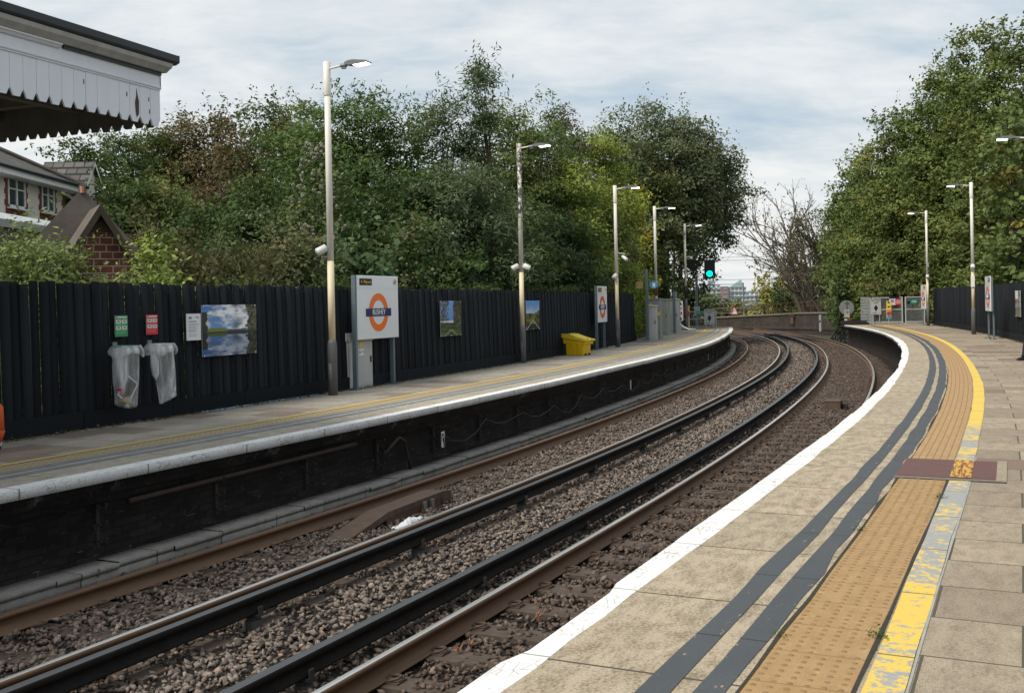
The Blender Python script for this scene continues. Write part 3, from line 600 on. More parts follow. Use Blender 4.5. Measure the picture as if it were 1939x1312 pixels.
# ------------------------------------------------------------------ lamp posts
def lamp_post(s,o,z,h,label,side=1,grp='lamp posts',black_to=None,peel=False,head=True,ba=.95,sleeve=True):
    """side +1: arm points toward +o"""
    r=thing('lamp_post',label,'lamp post',P(s,o,z),-TH(s) if side>0 else PI-TH(s),grp)
    b=B(); b.tube([(0,0,0),(0,0,ba-.08),(0,0,ba),(0,0,ba+.05)],[.088,.088,.08,.066],16); b.box((0,-.082,.35),(.07,.02,.45)); b.build('pole_base',M['postgrey'],r,smooth=True)
    mid=2.42
    if black_to:
        b=B(); b.tube([(0,0,ba+.05),(0,0,black_to)],[.066,.062],14); b.build('lower_pole',M['black'],r,smooth=True); mid=black_to
    else:
        b=B(); b.tube([(0,0,ba+.05),(0,0,mid)],[.064,.062],14); b.build('lower_pole',M['ochre'],r,smooth=True)
    b=B(); b.tube([(0,0,mid),(0,0,h-.02)],[.0615,.054],14); b.build('upper_pole',M['peel'] if peel else M['cream'],r,smooth=True)
    if sleeve:
        b=B(); b.tube([(0,0,h-.62),(0,0,h-.60),(0,0,h-.005),(0,0,h)],[.060,.066,.066,.055],14); b.build('pole_cap',M['peel'] if peel else M['cream'],r,smooth=True)
    b=B(); b.tube([(.04,0,h-.13),(.34,0,h-.10)],.020,8); b.build('arm',M['cream'],r,smooth=True)
    b=B(); b.tube([(.30,0,h-.105),(.42,0,h-.10)],.036,10); b.box((.36,0,h-.145),(.08,.04,.04)); b.build('arm_clamp',M['lampgrey'],r)
    hd=B(); hd.prism([(.42,-.02),(.50,-.035),(.62,-.045),(.86,-.03),(.89,-.01),(.86,.012),(.60,.05),(.50,.045),(.42,.02)],-.085,.085,Matrix.Translation((0,0,h-.085))); q=hd.build('lamp_head',M['lampgrey'],r)
    ln=B(); ln.prism([(.60,-.054),(.60,-.042),(.865,-.028),(.865,-.040)],-.075,.075,Matrix.Translation((0,0,h-.085))); ln.build('lamp_lens',M['lit'],q)
    return r
def speaker(r,x,y,z,dx,dy,tilt=-.35,name='loudspeaker',L=.2,rad=.075):
    b=B(); d=Vector((dx,dy,0)).normalized(); a=Vector((x,y,z)); c=a+d*.10; v=(d+Vector((0,0,tilt))).normalized()
    b.tube([a-d*0,c],.012,6); b.tube([c-v*L*.5,c-v*L*.45,c+v*L*.45,c+v*L*.5],[rad*.7,rad,rad,rad*.9],14); b.build(name,M['offwhite'],r,smooth=True)
def posts():
    Lz=-.05
    a=lamp_post(14.3,-9.19,Lz,6.02,'tallest cream lamp post, one loudspeaker, left of the big station sign',grp='lamp posts along the far platform')
    speaker(a,-.05,-.03,2.62,-.8,-.9,-.5,L=.20,rad=.072)
    b=lamp_post(24.55,-9.38,Lz,5.87,'lamp post with dark flaking patches and a pair of loudspeakers',peel=True,grp='lamp posts along the far platform')
    speaker(b,-.05,-.03,2.56,-1,-.5,-.5); speaker(b,.05,.0,2.56,1,.2,-.5)
    c=lamp_post(34.34,-9.12,Lz,5.65,'cream lamp post with a white camera on a bracket, right of the second station sign',grp='lamp posts along the far platform')
    speaker(c,0,-.06,2.47,-.3,-1,-.7)
    q=B(); q.tube([(0,0,3.28),(.33,0,3.26)],.014,6); q.tube([(.28,0,3.26),(.30,0,3.15)],.02,6); q.build('camera_bracket',M['steelpost'],c)
    q=B(); q.tube([(.22,.06,3.16),(.40,-.14,3.04)],[.055,.06],12); q.build('security_camera',M['white'],c,smooth=True)
    d=lamp_post(43.4,-9.12,Lz,5.64,'cream lamp post with a rusty collar, in front of the grey cabinets',grp='lamp posts along the far platform',ba=1.05)
    q=B(); q.box((0,0,2.02),(.16,.16,.42)); q.build('rusty_collar',M['rust'],d)
    e=lamp_post(55.5,-8.74,Lz,5.66,'lamp post painted black below and cream above, left of the green signal',grp='lamp posts along the far platform',black_to=2.35,ba=1.6)
    q=B(); q.tube([(.0,0,3.9),(.25,0,3.9)],.02,6); q.tube([(.05,0,3.3),(.22,-.05,3.15)],.05,8); q.box((.32,-.05,3.85),(.14,.12,.12)); q.build('security_camera',M['offwhite'],e)
    f=lamp_post(42.5,3.32,0,5.9,'lamp post beside the nearer red ringed station sign on the near platform',-1,grp='lamp posts along the near platform')
    speaker(f,0,.06,2.62,.2,1,-.9,L=.18,rad=.08); q=B(); q.box((.02,.09,2.05),(.14,.03,.42)); q.build('small_plate',M['cream'],f)
    g=lamp_post(55.35,3.41,0,5.85,'farthest lamp post on the near platform, next to the mesh gates',-1,grp='lamp posts along the near platform')
    speaker(g,0,.06,2.50,.2,1,-.9,L=.18,rad=.08); q=B(); q.box((0,.07,3.1),(.12,.08,.22)); q.build('junction_box',M['galv'],g)
    h=lamp_post(29.9,3.55,0,5.9,'lamp post at the right edge of view whose lit arm reaches into the picture',-1,grp='lamp posts along the near platform')
    speaker(h,-.0,.06,3.42,.9,.3,-.3)
# ------------------------------------------------------------------ signs
def sign(s,o,z,label,ring,front_right=True,w=1.72,h=1.26,zb=.95,cat='station sign',txt=True,mirror=False):
    rz=PI/2-TH(s) if front_right else -PI/2-TH(s)
    r=thing('station_sign',label,cat,P(s,o,z),rz,None)
    tk=.09 if front_right else .05; b=B(); b.box((0,-.015+tk/2,zb+h/2),(w,tk,h)); b.build('panel',M['signwhite'],r,bevel=.012)
    b=B(); b.box((-w/2-.03,.03,(zb+h)/2),(.06,.085,zb+h)) if front_right else b.box((-w/2+.12,.07,(zb+h)/2),(.05,.05,zb+h-.05)); b.build('post',M['signgrey'],r)
    if front_right: pass
    b=B(); b.box((w/2-.10,.085,zb/2),(.075,.075,zb) if front_right else (.05,.05,zb)); b.build('post',M['signgrey'],r)
    if not front_right:
        b=B(); b.box((w/2+.025,.035,zb+h/2),(.04,.06,h)); b.build('side_casing',M['signgrey'],r)
    for x in (-w/2-.035,w/2-.10):
        b=B(); b.box((x,.06,.006),(.22,.22,.012)); 
        for i in (-1,1):
            for j in (-1,1): b.tube([(x+i*.085,.06+j*.085,.0),(x+i*.085,.06+j*.085,.04)],.011,6)
        b.build('base_plate',M['signgrey'],r)
    cz=zb+.50*h-.10 if ring!='x' else 0; R=.375; y=-.018
    # ring
    n=48; V=[];F=[]
    for k in range(n):
        a=2*PI*k/n
        for rr in (R,R*.64):
            for yy in (y,y-.004): V.append((rr*math.cos(a),yy,cz+rr*math.sin(a)))
    for k in range(n):
        a=k*4; c=((k+1)%n)*4; F+=[(a+1,c+1,c+3,a+3),(a,a+1,a+3,a+2)] if False else [(a+1,c+1,c+3,a+3)]
        F+=[(a,c,c+1,a+1),(a+2,a+3,c+3,c+2)]
    b=B(); b.add(V,F); b.build('ring',M[ring],r)
    b=B(); b.box((0,y-.004,cz),(.98,.006,.155)); q=b.build('name_bar',M['navy'],r)
    text('lettering','BUSHEY',.155,M['white'],q,(0,y-.009,cz),(PI/2,0,0),.92)
    b=B(); b.box((-w/2+.33 if front_right else w/2-.3,y-.002,zb+h-.125),(.46,.005,.13)); q=b.build('way_out_plate',M['black'],r)
    text('lettering','\u2190 Way out' if front_right else 'Way out \u2192',.085,M['signyellow'],q,((-w/2+.33) if front_right else w/2-.3,y-.007,zb+h-.125),(PI/2,0,0),.95)
    b=B(); b.box((0,y-.0005,zb+h-.245),(w-.03,.002,.006)); b.build('panel_seam',M['offwhite'],r)
    if front_right:
        V=[];F=[];n=24; b=B()
        for k in range(n):
            a=2*PI*k/n
            for rr in (.055,.044): V.append((w/2-.14+rr*math.cos(a),y-.003,zb+h-.12+rr*math.sin(a)))
        F=[(2*k,2*((k+1)%n),2*((k+1)%n)+1,2*k+1) for k in range(n)]; b.add(V,F)
        b.box((w/2-.14,y-.003,zb+h-.12),(.085,.003,.012),Matrix.Rotation(-.8,3,'Y')); b.build('no_smoking_mark',M['red'],r)
        b=B(); b.box((w/2-.145,y-.005,zb+h-.12),(.05,.003,.012)); b.build('cigarette_mark',M['black'],r)
    return r
def printed(name,label,cat,s,o,z,w,h,func,nu,nv,front_right=True,mat=None,group=None,tilt=0,screws=True):
    rz=PI/2-TH(s) if front_right else -PI/2-TH(s)
    r=thing(name,label,cat,P(s,o,z),rz,group); r.rotation_euler=(tilt,0,rz)
    u=np.linspace(0,1,nu+1); v=np.linspace(0,1,nv+1); Ug,Vg=np.meshgrid((u[1:]+u[:-1])/2,(v[1:]+v[:-1])/2); C=func(Ug,Vg)  # v up
    V=[];F=[]
    X,Z=np.meshgrid(u,v); Vv=np.stack([(X-.5)*w,np.full(X.shape,-.006),Z*h],-1).reshape(-1,3); k=nu+1
    q=(np.arange(nv)[:,None]*k+np.arange(nu)[None,:]).ravel(); F=np.stack([q,q+1,q+k+1,q+k],1)
    # colours per face -> corner
    me=fast_mesh('printed_sheet',Vv,F,M['print']); a=me.attributes.new('lc','FLOAT_COLOR','CORNER'); cc=np.repeat(C.reshape(-1,3),4,axis=0); cc=np.hstack([cc,np.ones((len(cc),1))]).astype(np.float32); a.data.foreach_set('color',cc.ravel())
    ob('printed_sheet',me,r)
    b=B(); b.box((0,0,h/2),(w,.008,h)); b.build('backing_board',M['offwhite'],r)
    if screws:
        b=B()
        for i in (-.47,0,.47):
            for j in (.02,.98): b.tube([(i*w,-.005,j*h),(i*w,-.014,j*h)],.011,8)
        b.build('fixing_screws',M['white'],r)
    return r
def fbm(x,y,seed,oct=5):
    rg=np.random.default_rng(seed); out=np.zeros_like(x,float); amp=1; tot=0; f=1
    for i in range(oct):
        g=rg.random((40,40)); xi=(x*f)%38; yi=(y*f)%38; x0=np.floor(xi).astype(int); y0=np.floor(yi).astype(int); fx=xi-x0; fy=yi-y0; fx=fx*fx*(3-2*fx); fy=fy*fy*(3-2*fy)
        out+=amp*((g[y0,x0]*(1-fx)+g[y0,x0+1]*fx)*(1-fy)+(g[y0+1,x0]*(1-fx)+g[y0+1,x0+1]*fx)*fy); tot+=amp; amp*=.55; f*=2
    return out/tot
def mixc(a,b,t): return np.asarray(a)*(1-t[...,None])+np.asarray(b)*t[...,None]
def lake(u,v):
    hz=.46; vv=np.where(v>hz,(v-hz)/(1-hz),(hz-v)/hz*1.05)
    cl=fbm(u*4+1,vv*4,5); d=np.clip(1-np.abs(u-.62)*1.6,0,1); m=np.clip((cl-.50+.20*d)*7,0,1)
    sky=mixc((.03,.13,.42),(.14,.34,.62),1-vv*.8); c=sky*(1-m[...,None])+mixc((.16,.18,.22),(.85,.86,.88),np.clip((fbm(u*5,vv*5,9)-.33)*3.2,0,1))*m[...,None]
    hill=(vv<.10+.07*np.clip(1-((u-.25)/.22)**2,0,1))&(u<.62); c[hill]=(.16,.20,.03)
    bl=(vv<.10)&(u>.45)&(u<.8); c[bl]=(.07,.07,.06); 
    tr=(u>.66+.26*fbm(vv*7,u*2,3)+.1*(vv-.5)**2); tx=fbm(u*22,v*22,4); c[tr]=mixc((.012,.018,.008),(.14,.14,.07),np.clip((tx-.35)*3,0,1))[tr]
    t2=(u<.10*fbm(vv*6,u,8)+.03)&(vv<.75); c[t2]=(.02,.03,.02)
    w=v<hz; c[w]=c[w]*np.array([.42,.46,.55]); sh=np.abs(v-hz)<.012; c[sh]=(.02,.025,.015)
    return np.clip(c,0,1)
def park(u,v):
    cl=fbm(u*3,v*3,6); c=mixc((.08,.22,.55),(.2,.4,.75),v*.6+.2*cl); w=(v>.36)&(v<.44); c[w]=(.6,.65,.75)
    tx=fbm(u*14,v*26,2); tree=((u<.34+.1*fbm(v*6,u,3)-.0)&(v>.42)&(tx>.44))|((u>.66-.08*fbm(v*6,u,7))&(v>.36)); c[tree]=mixc((.015,.02,.02),(.13,.13,.05),np.clip((tx-.4)*3,0,1))[tree]
    g=v<.40-.05*u; c[g]=mixc((.015,.03,.01),(.10,.14,.04),np.clip((fbm(u*6,v*14,8)-.3)*2,0,1))[g]
    p=(np.abs(np.abs(u-.5)-(.33-v*1.9))<.03)&(v<.18)|((np.abs(u-.5)<.10)&(np.abs(v-.175)<.018)); c[p]=(.26,.27,.2)
    return c
def park2(u,v):
    c=mixc((.55,.65,.72),(.12,.32,.65),np.clip((v-.5)*2.4+fbm(u*3,v*5,4)-.5,0,1)); g=v<.56+.12*np.clip(u-.5,0,1)*(u>.5)+.4*np.clip(u-.8,0,1)
    c[g]=mixc((.012,.02,.008),(.22,.22,.06),np.clip((fbm(u*7,v*9,3)-.35)*2.4,0,1))[g]; d=v<.24+.08*fbm(u*5,v,2)-.25*np.clip(.25-np.abs(u-.5),-.1,.2); c[v<.2]=(.008,.01,.009)
    p=(np.abs(v-(.33-np.abs(u-.5)*.65))<.022); c[p]=(.35,.35,.33); return c
def street(u,v):
    tx=fbm(u*7,v*16,5); c=mixc((.05,.06,.03),(.45,.47,.46),np.clip((tx-.35)*3,0,1)); s=(v>.68)&(u<.55); c[s]=(.72,.75,.78); gg=v<.34; c[gg]=mixc((.05,.05,.02),(.30,.28,.2),np.clip((tx-.3)*2,0,1))[gg]; r=(v>.5)&(v<.56)&(u<.35); c[r]=(.4,.08,.06); return c
def recyc(base):
    def f(u,v):
        c=np.zeros(u.shape+(3,)); c[:]=base
        for (a,b) in ((.62,.80),(.32,.50)):
            for (l,r) in ((.06,.46),(.54,.94)):
                m=(v>a)&(v<b)&(u>l)&(u<r); c[m]=(.62,.64,.6); k=(np.abs(u-(l+r)/2)<.09)&(v>a+.05)&(v<b-.04); c[k]=(.2,.18,.16)
        m=(np.abs(v-.91)<.022)&(u>.2)&(u<.92); c[m]=(.7,.72,.7); m=(np.abs(v-.90)<.03)&(u>.05)&(u<.14); c[m]=(.75,.75,.75)
        for y in (.56,.25,.2,.13): m=(np.abs(v-y)<.011)&(u>.1)&(u<.85); c[m]=np.array(base)*1.6+.05
        return c
    return f
def notice(u,v):
    c=np.zeros(u.shape+(3,)); c[:]=(.72,.73,.75); rg=np.random.default_rng(1)
    r=np.hypot((u-.27)*.55,(v-.84)*1.0); c[(r<.055)&(r>.034)]=(.03,.03,.1); c[(np.abs(v-.84)<.012)&(np.abs(u-.27)<.13)]=(.03,.03,.1)
    c[(np.abs(v-.865)<.014)&(np.abs(u-.74)<.14)]=(.1,.1,.14); c[(np.abs(v-.835)<.01)&(np.abs(u-.79)<.08)]=(.45,.04,.05)
    c[(np.abs(v-.705)<.012)&(u>.14)&(u<.70)]=(.12,.12,.14)
    for k in range(19):
        y=.64-k*.028; 
        if k in (4,8,13): continue
        c[(np.abs(v-y)<.007)&(u>.14)&(u<.55+.3*rg.random())]=(.33,.34,.38)
    return c
def small_signs():
    L=-.05
    sign(16.33,-9.36,L,'big white station sign reading BUSHEY in an orange ring, closest to the tall lamp post','orange',zb=.95,h=1.24,w=1.62)
    r=sign(32.95,-9.34,L,'second BUSHEY station sign on the far platform, right of the yellow grit bin','redorange',zb=.90,h=1.22,w=1.32)
    sign(37.8,3.2,0,'BUSHEY station sign standing in front of the near platform fence left of its poster','redorange',False,zb=.96,h=1.2,w=1.35)
    sign(56.35,3.38,0,'farthest BUSHEY station sign, next to the mesh gates on the near platform','redorange',False,zb=.85,h=1.24,w=1.3)
    fo=-9.545
    printed('poster','large square poster of a lake reflecting blue sky and cloud, on the fence','poster',11.77,fo,.80,1.34,.81,lake,110,80)
    printed('poster','poster of a green park and path, right of the big station sign','poster',20.2,fo,.82,1.12,.81,park,70,80)
    printed('poster','poster of autumn trees half hidden behind the flaking lamp post','poster',25.9,fo,.80,1.12,.81,park2,60,60)
    printed('poster','narrow looking grey street view poster on the near platform fence','poster',35.45,3.80,.80,1.12,.84,street,60,60,False)
    printed('notice','green recycling notice above the left plastic sack','notice',9.33,fo,1.18,.235,.30,recyc((.04,.26,.10)),30,50,screws=False)
    printed('notice','red waste notice above the right plastic sack','notice',9.95,fo,1.19,.225,.29,recyc((.55,.03,.04)),30,50,screws=False)
    printed('notice','white text notice left of the lake poster','notice',10.87,fo,1.07,.32,.41,notice,44,90,screws=False)
def sack(s,o,z,label,phi,sway,stuff):
    r=thing('refuse_sack',label,'refuse sack',P(s,o,z),PI/2-TH(s)); R=.175
    b=B(); b.tube([(R*math.cos(2*PI*k/24),-.21+R*.9*math.sin(2*PI*k/24),0) for k in range(25)],.013,6,False); b.build('hoop',M['green'] if phi else M['galv'],r)
    b=B(); b.tube([(0,0,.0),(0,-.05,0)],.012,6); b.box((0,.0,-.0),(.08,.02,.12)); b.build('bracket',M['steelpost'],r)
    n=48; rows=22; V=[];F=[]; rg=np.random.default_rng(5+phi); ph=rg.uniform(0,6,6)
    for i in range(rows+1):
        t=i/rows
        z_=-.82*t
        w=1.08-.10*t if phi else 1.0-.18*t
        for k in range(n):
            a=2*PI*k/n; f=1+.045*math.sin(7*a+ph[0]+2*t)+.035*math.sin(11*a+ph[1]-3*t)+.03*math.sin(17*a+ph[2])
            rr=R*w*f; fl=1-.62*max(0,(t-.55)/.45)**1.2
            x=rr*math.cos(a)*(1+.12*t)+sway*t; y=-.21+rr*.9*math.sin(a)*fl*(1-.25*t)+.05*t
            zz=z_+ (.05*math.cos(a*1-phi*2) if t>.9 else 0)
            V.append((x,y,zz))
    F=[(i*n+k,i*n+(k+1)%n,(i+1)*n+(k+1)%n,(i+1)*n+k) for i in range(rows) for k in range(n)]; F.append(tuple(rows*n+k for k in range(n)))
    b=B(); b.add(V,F); b.build('sack_film',M['film'],r,smooth=True)
    # folded over cuff
    V=[];F=[]; rows=5; hang=.14
    for i in range(rows+1):
        t=i/rows
        for k in range(n):
            a=2*PI*k/n; rr=R*(1.06+.30*math.sin(t*2.2)+.05*math.sin(9*a+ph[3])+.04*math.sin(5*a+ph[4])); V.append((rr*math.cos(a)*(1.08),-.21+rr*.9*math.sin(a),.012-hang*t*(1+.25*math.sin(3*a+ph[5]))))
    F=[(i*n+k,i*n+(k+1)%n,(i+1)*n+(k+1)%n,(i+1)*n+k) for i in range(rows) for k in range(n)]
    b=B(); b.add(V,F); b.build('folded_cuff',M['film'],r,smooth=True)
    if not phi:
        # the tied knot of slack film
        b=B(); b.tube([(-.19,-.25,-.10),(-.20,-.28,-.26),(-.17,-.27,-.42),(-.14,-.25,-.50)],[.035,.06,.05,.01],9); b.build('loose_fold',M['film'],r,smooth=True)
    if stuff:
        loc=P(s,o,z); rz=PI/2-TH(s)
        def pl(v): 
            q=Matrix.Rotation(rz,3,'Z')@Vector(v); return loc+q
        t=thing('newspaper','folded newspaper with a white border seen through the left plastic sack','newspaper',pl((.03,-.19,-.6)),rz); b=B(); b.box((0,0,0),(.24,.02,.32),Matrix.Rotation(.62,3,'Y')); b.build('pages',M['black'],t); b=B()
        for (dx,dz,w_,h_) in ((0,.155,.24,.02),(0,-.155,.24,.02),(.115,0,.02,.32),(-.115,0,.02,.32)):
            b.box(Matrix.Rotation(.62,3,'Y')@Vector((dx,-.012,dz)),(w_,.006,h_),Matrix.Rotation(.62,3,'Y'))
        b.build('page_border',M['white'],t)
        b=B(); b.box((.05,-.014,-.02),(.09,.006,.08),Matrix.Rotation(.62,3,'Y')); b.build('printed_picture',M['rust'],t)
        t=thing('drink_can','red drink can lying in the left plastic sack','can',pl((-.10,-.21,-.62)),rz); b=B(); b.tube([(-.04,0,.05),(.04,0,-.05)],.028,12); b.build('can_body',M['red'],t,smooth=True)
        t=thing('paper_bag','brown crumpled paper bag at the bottom of the left plastic sack','paper bag',pl((-.0,-.19,-.75)),rz); b=B(); b.box((0,0,0),(.19,.10,.08),Matrix.Rotation(.3,3,'Y'),.7); b.build('paper',M['tan'],t)
def RZ(a): return Matrix.Rotation(a,3,'Z')
def rzL(s): return PI/2-TH(s)      # front faces the track from the far platform
def rzR(s): return -PI/2-TH(s)
def furniture():
    L=-.05
    # grit bin: long side faces the track; lid slopes down toward +x (away from camera along track)
    r=thing('grit_bin','yellow plastic grit bin with a sloping lid, against the far fence','grit bin',P(28.6,-9.02,L),-.55); r.scale=(.72,.72,.92)
    b=B(); w,d,h=.80,.62,.50
    b.box((0,0,.20),(w,d,.40),taper=1.07); b.build('bin_body',M['grit'],r,bevel=.02)
    b=B()
    for x in (-.28,-.02,.26): b.box((x,-d/2*1.07-.006,.19),(.20,.03,.36),Matrix.Rotation(.065,3,'X'))
    b.build('moulded_rib',M['grit'],r,bevel=.008)
    b=B(); b.prism([(-.50,.40),(.50,.36),(.52,.48),(-.52,.60)],-.36,.36); b.build('bin_rim',M['grit'],r,bevel=.012)
    b=B(); b.prism([(-.56,.60),(.58,.47),(.58,.505),(.2,.575),(-.22,.69),(-.56,.70)],-.40,.40); b.build('lid',M['gritlid'],r,bevel=.015)
    b=B(); b.box((.545,-.2,.50),(.02,.05,.09)); b.box((.545,.2,.50),(.02,.05,.09)); b.build('lid_catch',M['rust'],r)
    b=B(); b.box((.44,-.16,.035),(.03,.10,.07)); b.box((.44,.16,.035),(.03,.10,.07)); b.build('fork_slot',M['black'],r)
    # cabinet behind the sign
    r=thing('cabinet','pale grey narrow equipment cabinet standing behind the big station sign','cabinet',P(15.93,-9.58,L),rzL(16.2))
    b=B(); b.box((0,.10,.52),(.86,.30,1.04)); b.build('cabinet_body',M['cabinet'],r,bevel=.012)
    b=B(); b.box((0,.10,1.0),(.90,.34,.16)); b.build('cabinet_hood',M['cabinet'],r,bevel=.01)
    b=B(); b.box((.05,-.056,.48),(.68,.012,.86)); q=b.build('cabinet_door',M['cabinet'],r); b=B(); b.box((.33,-.068,.55),(.035,.02,.12)); b.build('latch',M['black'],q)
    b=B(); b.box((-.02,-.066,.86),(.15,.006,.075)); b.build('warning_label',M['signyellow'],q); b=B(); b.box((-.02,-.066,.70),(.18,.006,.12)); z=b.build('shock_label',M['white'],q)
    for k,(dx,dz,ww) in enumerate(((-.06,.70,.03),(.04,.72,.07),(.04,.69,.07))): 
        b=B(); b.box((-.02+dx,-.071,dz),(ww,.003,.012 if k else .06)); b.build('label_mark',M['black'],q)
    # cabinets beyond the fence end
    def cab(name,label,s,o,w,d,h,m,extra=None):
        r=thing('cabinet',label,'cabinet',(s,o,L),-.22,'grey cabinets at the far end of the platform'); b=B(); b.box((0,0,h/2),(w,d,h)); b.build('cabinet_body',m,r,bevel=.012)
        b=B(); b.box((0,-.01,h+.025),(w+.05,d+.06,.05)); b.build('cabinet_top',m,r,bevel=.008)
        b=B(); b.box((-.02,-d/2-.008,h*.5),(w-.10,.014,h*.86)); q=b.build('cabinet_door',m,r); b=B(); b.box((w*.33,-d/2-.022,h*.55),(.03,.02,.14)); b.build('latch',M['black'],q); return r
    cab('',"low pale cabinet right behind the blue sign post",5.62,42.45,.40,.50,1.36,M['cabinet'])
    r=cab('','tall grey cabinet with a yellow warning label behind the fourth lamp post',5.98,44.6,.62,1.1,1.64,M['cabinet2'])
    b=B(); b.box((-.12,-.575,1.35),(.26,.006,.24)); b.build('warning_label',M['signyellow'],r); b=B(); b.box((.20,-.575,1.05),(.20,.006,.15)); b.build('warning_label',M['signyellow'],r)
    cab('','plain grey cabinet in the middle of the row of cabinets',7.02,49.2,.56,1.2,1.60,plain('mid_grey_cabinet',(.30,.31,.28),.5,var=.1,sc=3))
    r=cab('','pale cabinet farthest along the far platform, on a low base',7.92,52.3,.72,1.1,1.62,M['cabinet']); b=B(); b.box((0,-.02,.17),(.80,1.2,.34)); b.build('plinth',M['cabinet'],r)
    # posts
    r=thing('sign_post','blue grey post carrying a striped board and a blue notched sign','sign post',P(39.9,-9.0,L),-TH(39.9)); b=B(); b.box((0,0,1.42),(.10,.10,2.84)); b.build('post',M['signgrey'],r)
    b=B(); b.box((0,0,.008),(.24,.24,.016)); b.build('base_plate',M['galv'],r)
    b=B()
    for k in range(6): b.box((-.17+.0-k*.048+.0,-.06,2.23),(.030,.02,.28))
    b.box((-.29,-.045,2.32),(.30,.01,.03)); b.box((-.29,-.045,2.14),(.30,.01,.03)); b.build('striped_board',M['paleyellow'],r)
    V=[(.29+ (.155 if k%2 else .19)*math.cos(PI*k/8+.2),-.06,2.23+(.135 if k%2 else .165)*math.sin(PI*k/8+.2)) for k in range(16)]; b=B(); b.add(V,[tuple(range(16))]); b.add([(x,-.045,z) for x,_,z in V],[tuple(range(16))[::-1]]); b.build('blue_sign',M['blue'],r)
    b=B(); b.box((.29,-.064,2.23),(.10,.004,.13)); b.box((.29,-.064,2.13),(.16,.004,.02)); b.build('sign_symbol',M['white'],r)
    for (s,o,h,lab,m) in ((49.6,-8.98,2.0,'dark steel post in front of the middle cabinet','signgrey'),(50.9,-9.0,2.02,'pale channel post next to the dark steel post','steelpost')):
        r=thing('steel_post',lab,'post',P(s,o,L),-TH(s),'steel posts in front of the cabinets'); b=B(); b.box((0,0,h/2),(.13,.10,h)); b.build('post',M[m],r); b=B(); b.box((0,0,.01),(.24,.24,.02)); b.build('base_plate',M['galv'],r)
    # strip of warning signs
    def strip_sign(s,o,z,lab,h0,h1,cells,rz,bg='white'):
        r=thing('warning_sign',lab,'warning sign',P(s,o,z),rz); b=B(); b.tube([(0,.03,0),(0,.03,h1)],.028,8); b.build('post',M['galv'],r)
        b=B(); b.box((0,0,(h0+h1)/2),(.26,.012,h1-h0)); b.build('sign_plate',M[bg],r,bevel=.004)
        n=len(cells)
        for i,(ty,mm) in enumerate(cells):
            cz=h1-(i+.5)*(h1-h0)/n; b=B(); hh=(h1-h0)/n*.36
            if ty=='t': b.add([(-.09,-.012,cz-hh),(.09,-.012,cz-hh),(0,-.012,cz+hh)],[(0,1,2)]); b.add([(-.09,-.008,cz-hh),(.09,-.008,cz-hh),(0,-.008,cz+hh)],[(2,1,0)])
            elif ty=='c':
                V=[(.085*math.cos(2*PI*k/16),-.012,cz+.085*math.sin(2*PI*k/16)) for k in range(16)]; b.add(V,[tuple(range(16))])
            elif ty=='b': b.box((0,-.011,cz),(.23,.006,hh*2.6))
            b.build('pictogram',M[mm],r)
            if ty=='c': b=B(); b.box((0,-.016,cz),(.022,.004,.11)); b.build('pictogram_bar',M['white'],r)
        return r
    strip_sign(54.6,-9.0,L,'white strip of four warning pictograms left of the black and cream post',.52,1.56,[('t','black'),('c','disc'),('c','black'),('t','black')],-TH(54.6)+.15)
    r=strip_sign(57.2,-8.75,L,'yellow topped strip sign partly hidden behind the black and cream post',.1,1.30,[('b','signyellow'),('b','red'),('b','galv'),('b','signyellow')],-TH(57)+.1)
    strip_sign(59.4,2.15,0,'tall strip of yellow red and blue warning signs standing at the near platform gate',.30,1.27,[('t','black'),('b','signyellow'),('t','black'),('b','signyellow'),('c','red'),('b','red'),('c','navy'),('b','blue')],-TH(59)+.1,'paleyellow')
    # section gap boards
    def gap(s,o,z,h0,lab,rz,line2,post=True):
        r=thing('section_gap_board',lab,'sign board',P(s,o,z),rz); w,h=.58,.88; b=B(); b.box((0,0,h0+h/2),(w,.02,h)); b.build('board',M['cabinet'],r,bevel=.004)
        b=B(); b.add([(0,-.014,h0+h*.42-.20),(.115,-.014,h0+h*.42),(0,-.014,h0+h*.42+.20),(-.115,-.014,h0+h*.42)],[(0,1,2,3)]); b.build('diamond',M['black'],r)
        text('lettering','SECTION',.125,M['black'],r,(0,-.014,h0+h-.09)); text('lettering','GAP',.125,M['black'],r,(0,-.014,h0+h-.205)); text('lettering',line2,.10,M['black'],r,(0,-.014,h0+.085))
        b=B()
        for x in (-.2,.2): b.box((x,.035,(h0+h)/2),(.05,.05,h0+h-.02))
        b.build('support',M['galv'],r)
    gap(58.9,-7.55,L,.19,'grey SECTION GAP board with a black diamond at the end of the far platform',-TH(59)+.1,'BRSHL  Y')
    gap(60.9,1.72,0,.52,'grey SECTION GAP board with a black diamond on the near platform gate',-TH(61)+.1,'RTSA  -Y')
    # gates
    def gate(a,b_,z,h,name,lab,mesh=True,gap_=.055,mat='galv'):
        a=Vector(a);c=Vector(b_); d=(c-a); L_=d.length; rz=math.atan2(d.y,d.x); r=thing(name,lab,'gate',(a.x,a.y,z),rz)
        for x in (0.03,L_-.03): 
            q=B(); q.box((x,0,h/2),(.07,.06,h)); q.build('gate_post',M[mat],r)
        for zz in (.10,h*.53,h-.03): 
            q=B(); q.box((L_/2,0,zz),(L_-.13,.045,.055)); q.build('rail',M[mat],r)
        q=B(); x=.08
        while x<L_-.06: q.box((x,.018,h/2+.03),(.022,.010,h-.16)); x+=gap_
        q.build('mesh_infill',M['steelpost'] if mesh else M[mat],r); return r
    A=P(61.23,1.27); Mx=P(60.54,3.15); C=P(60.3,4.09)
    gate((A.x+.3,A.y-.1,0),(Mx.x-.05,Mx.y,0),0,1.5,'mesh_gate','wide grey mesh gate with a red and white notice closing off the near platform end')
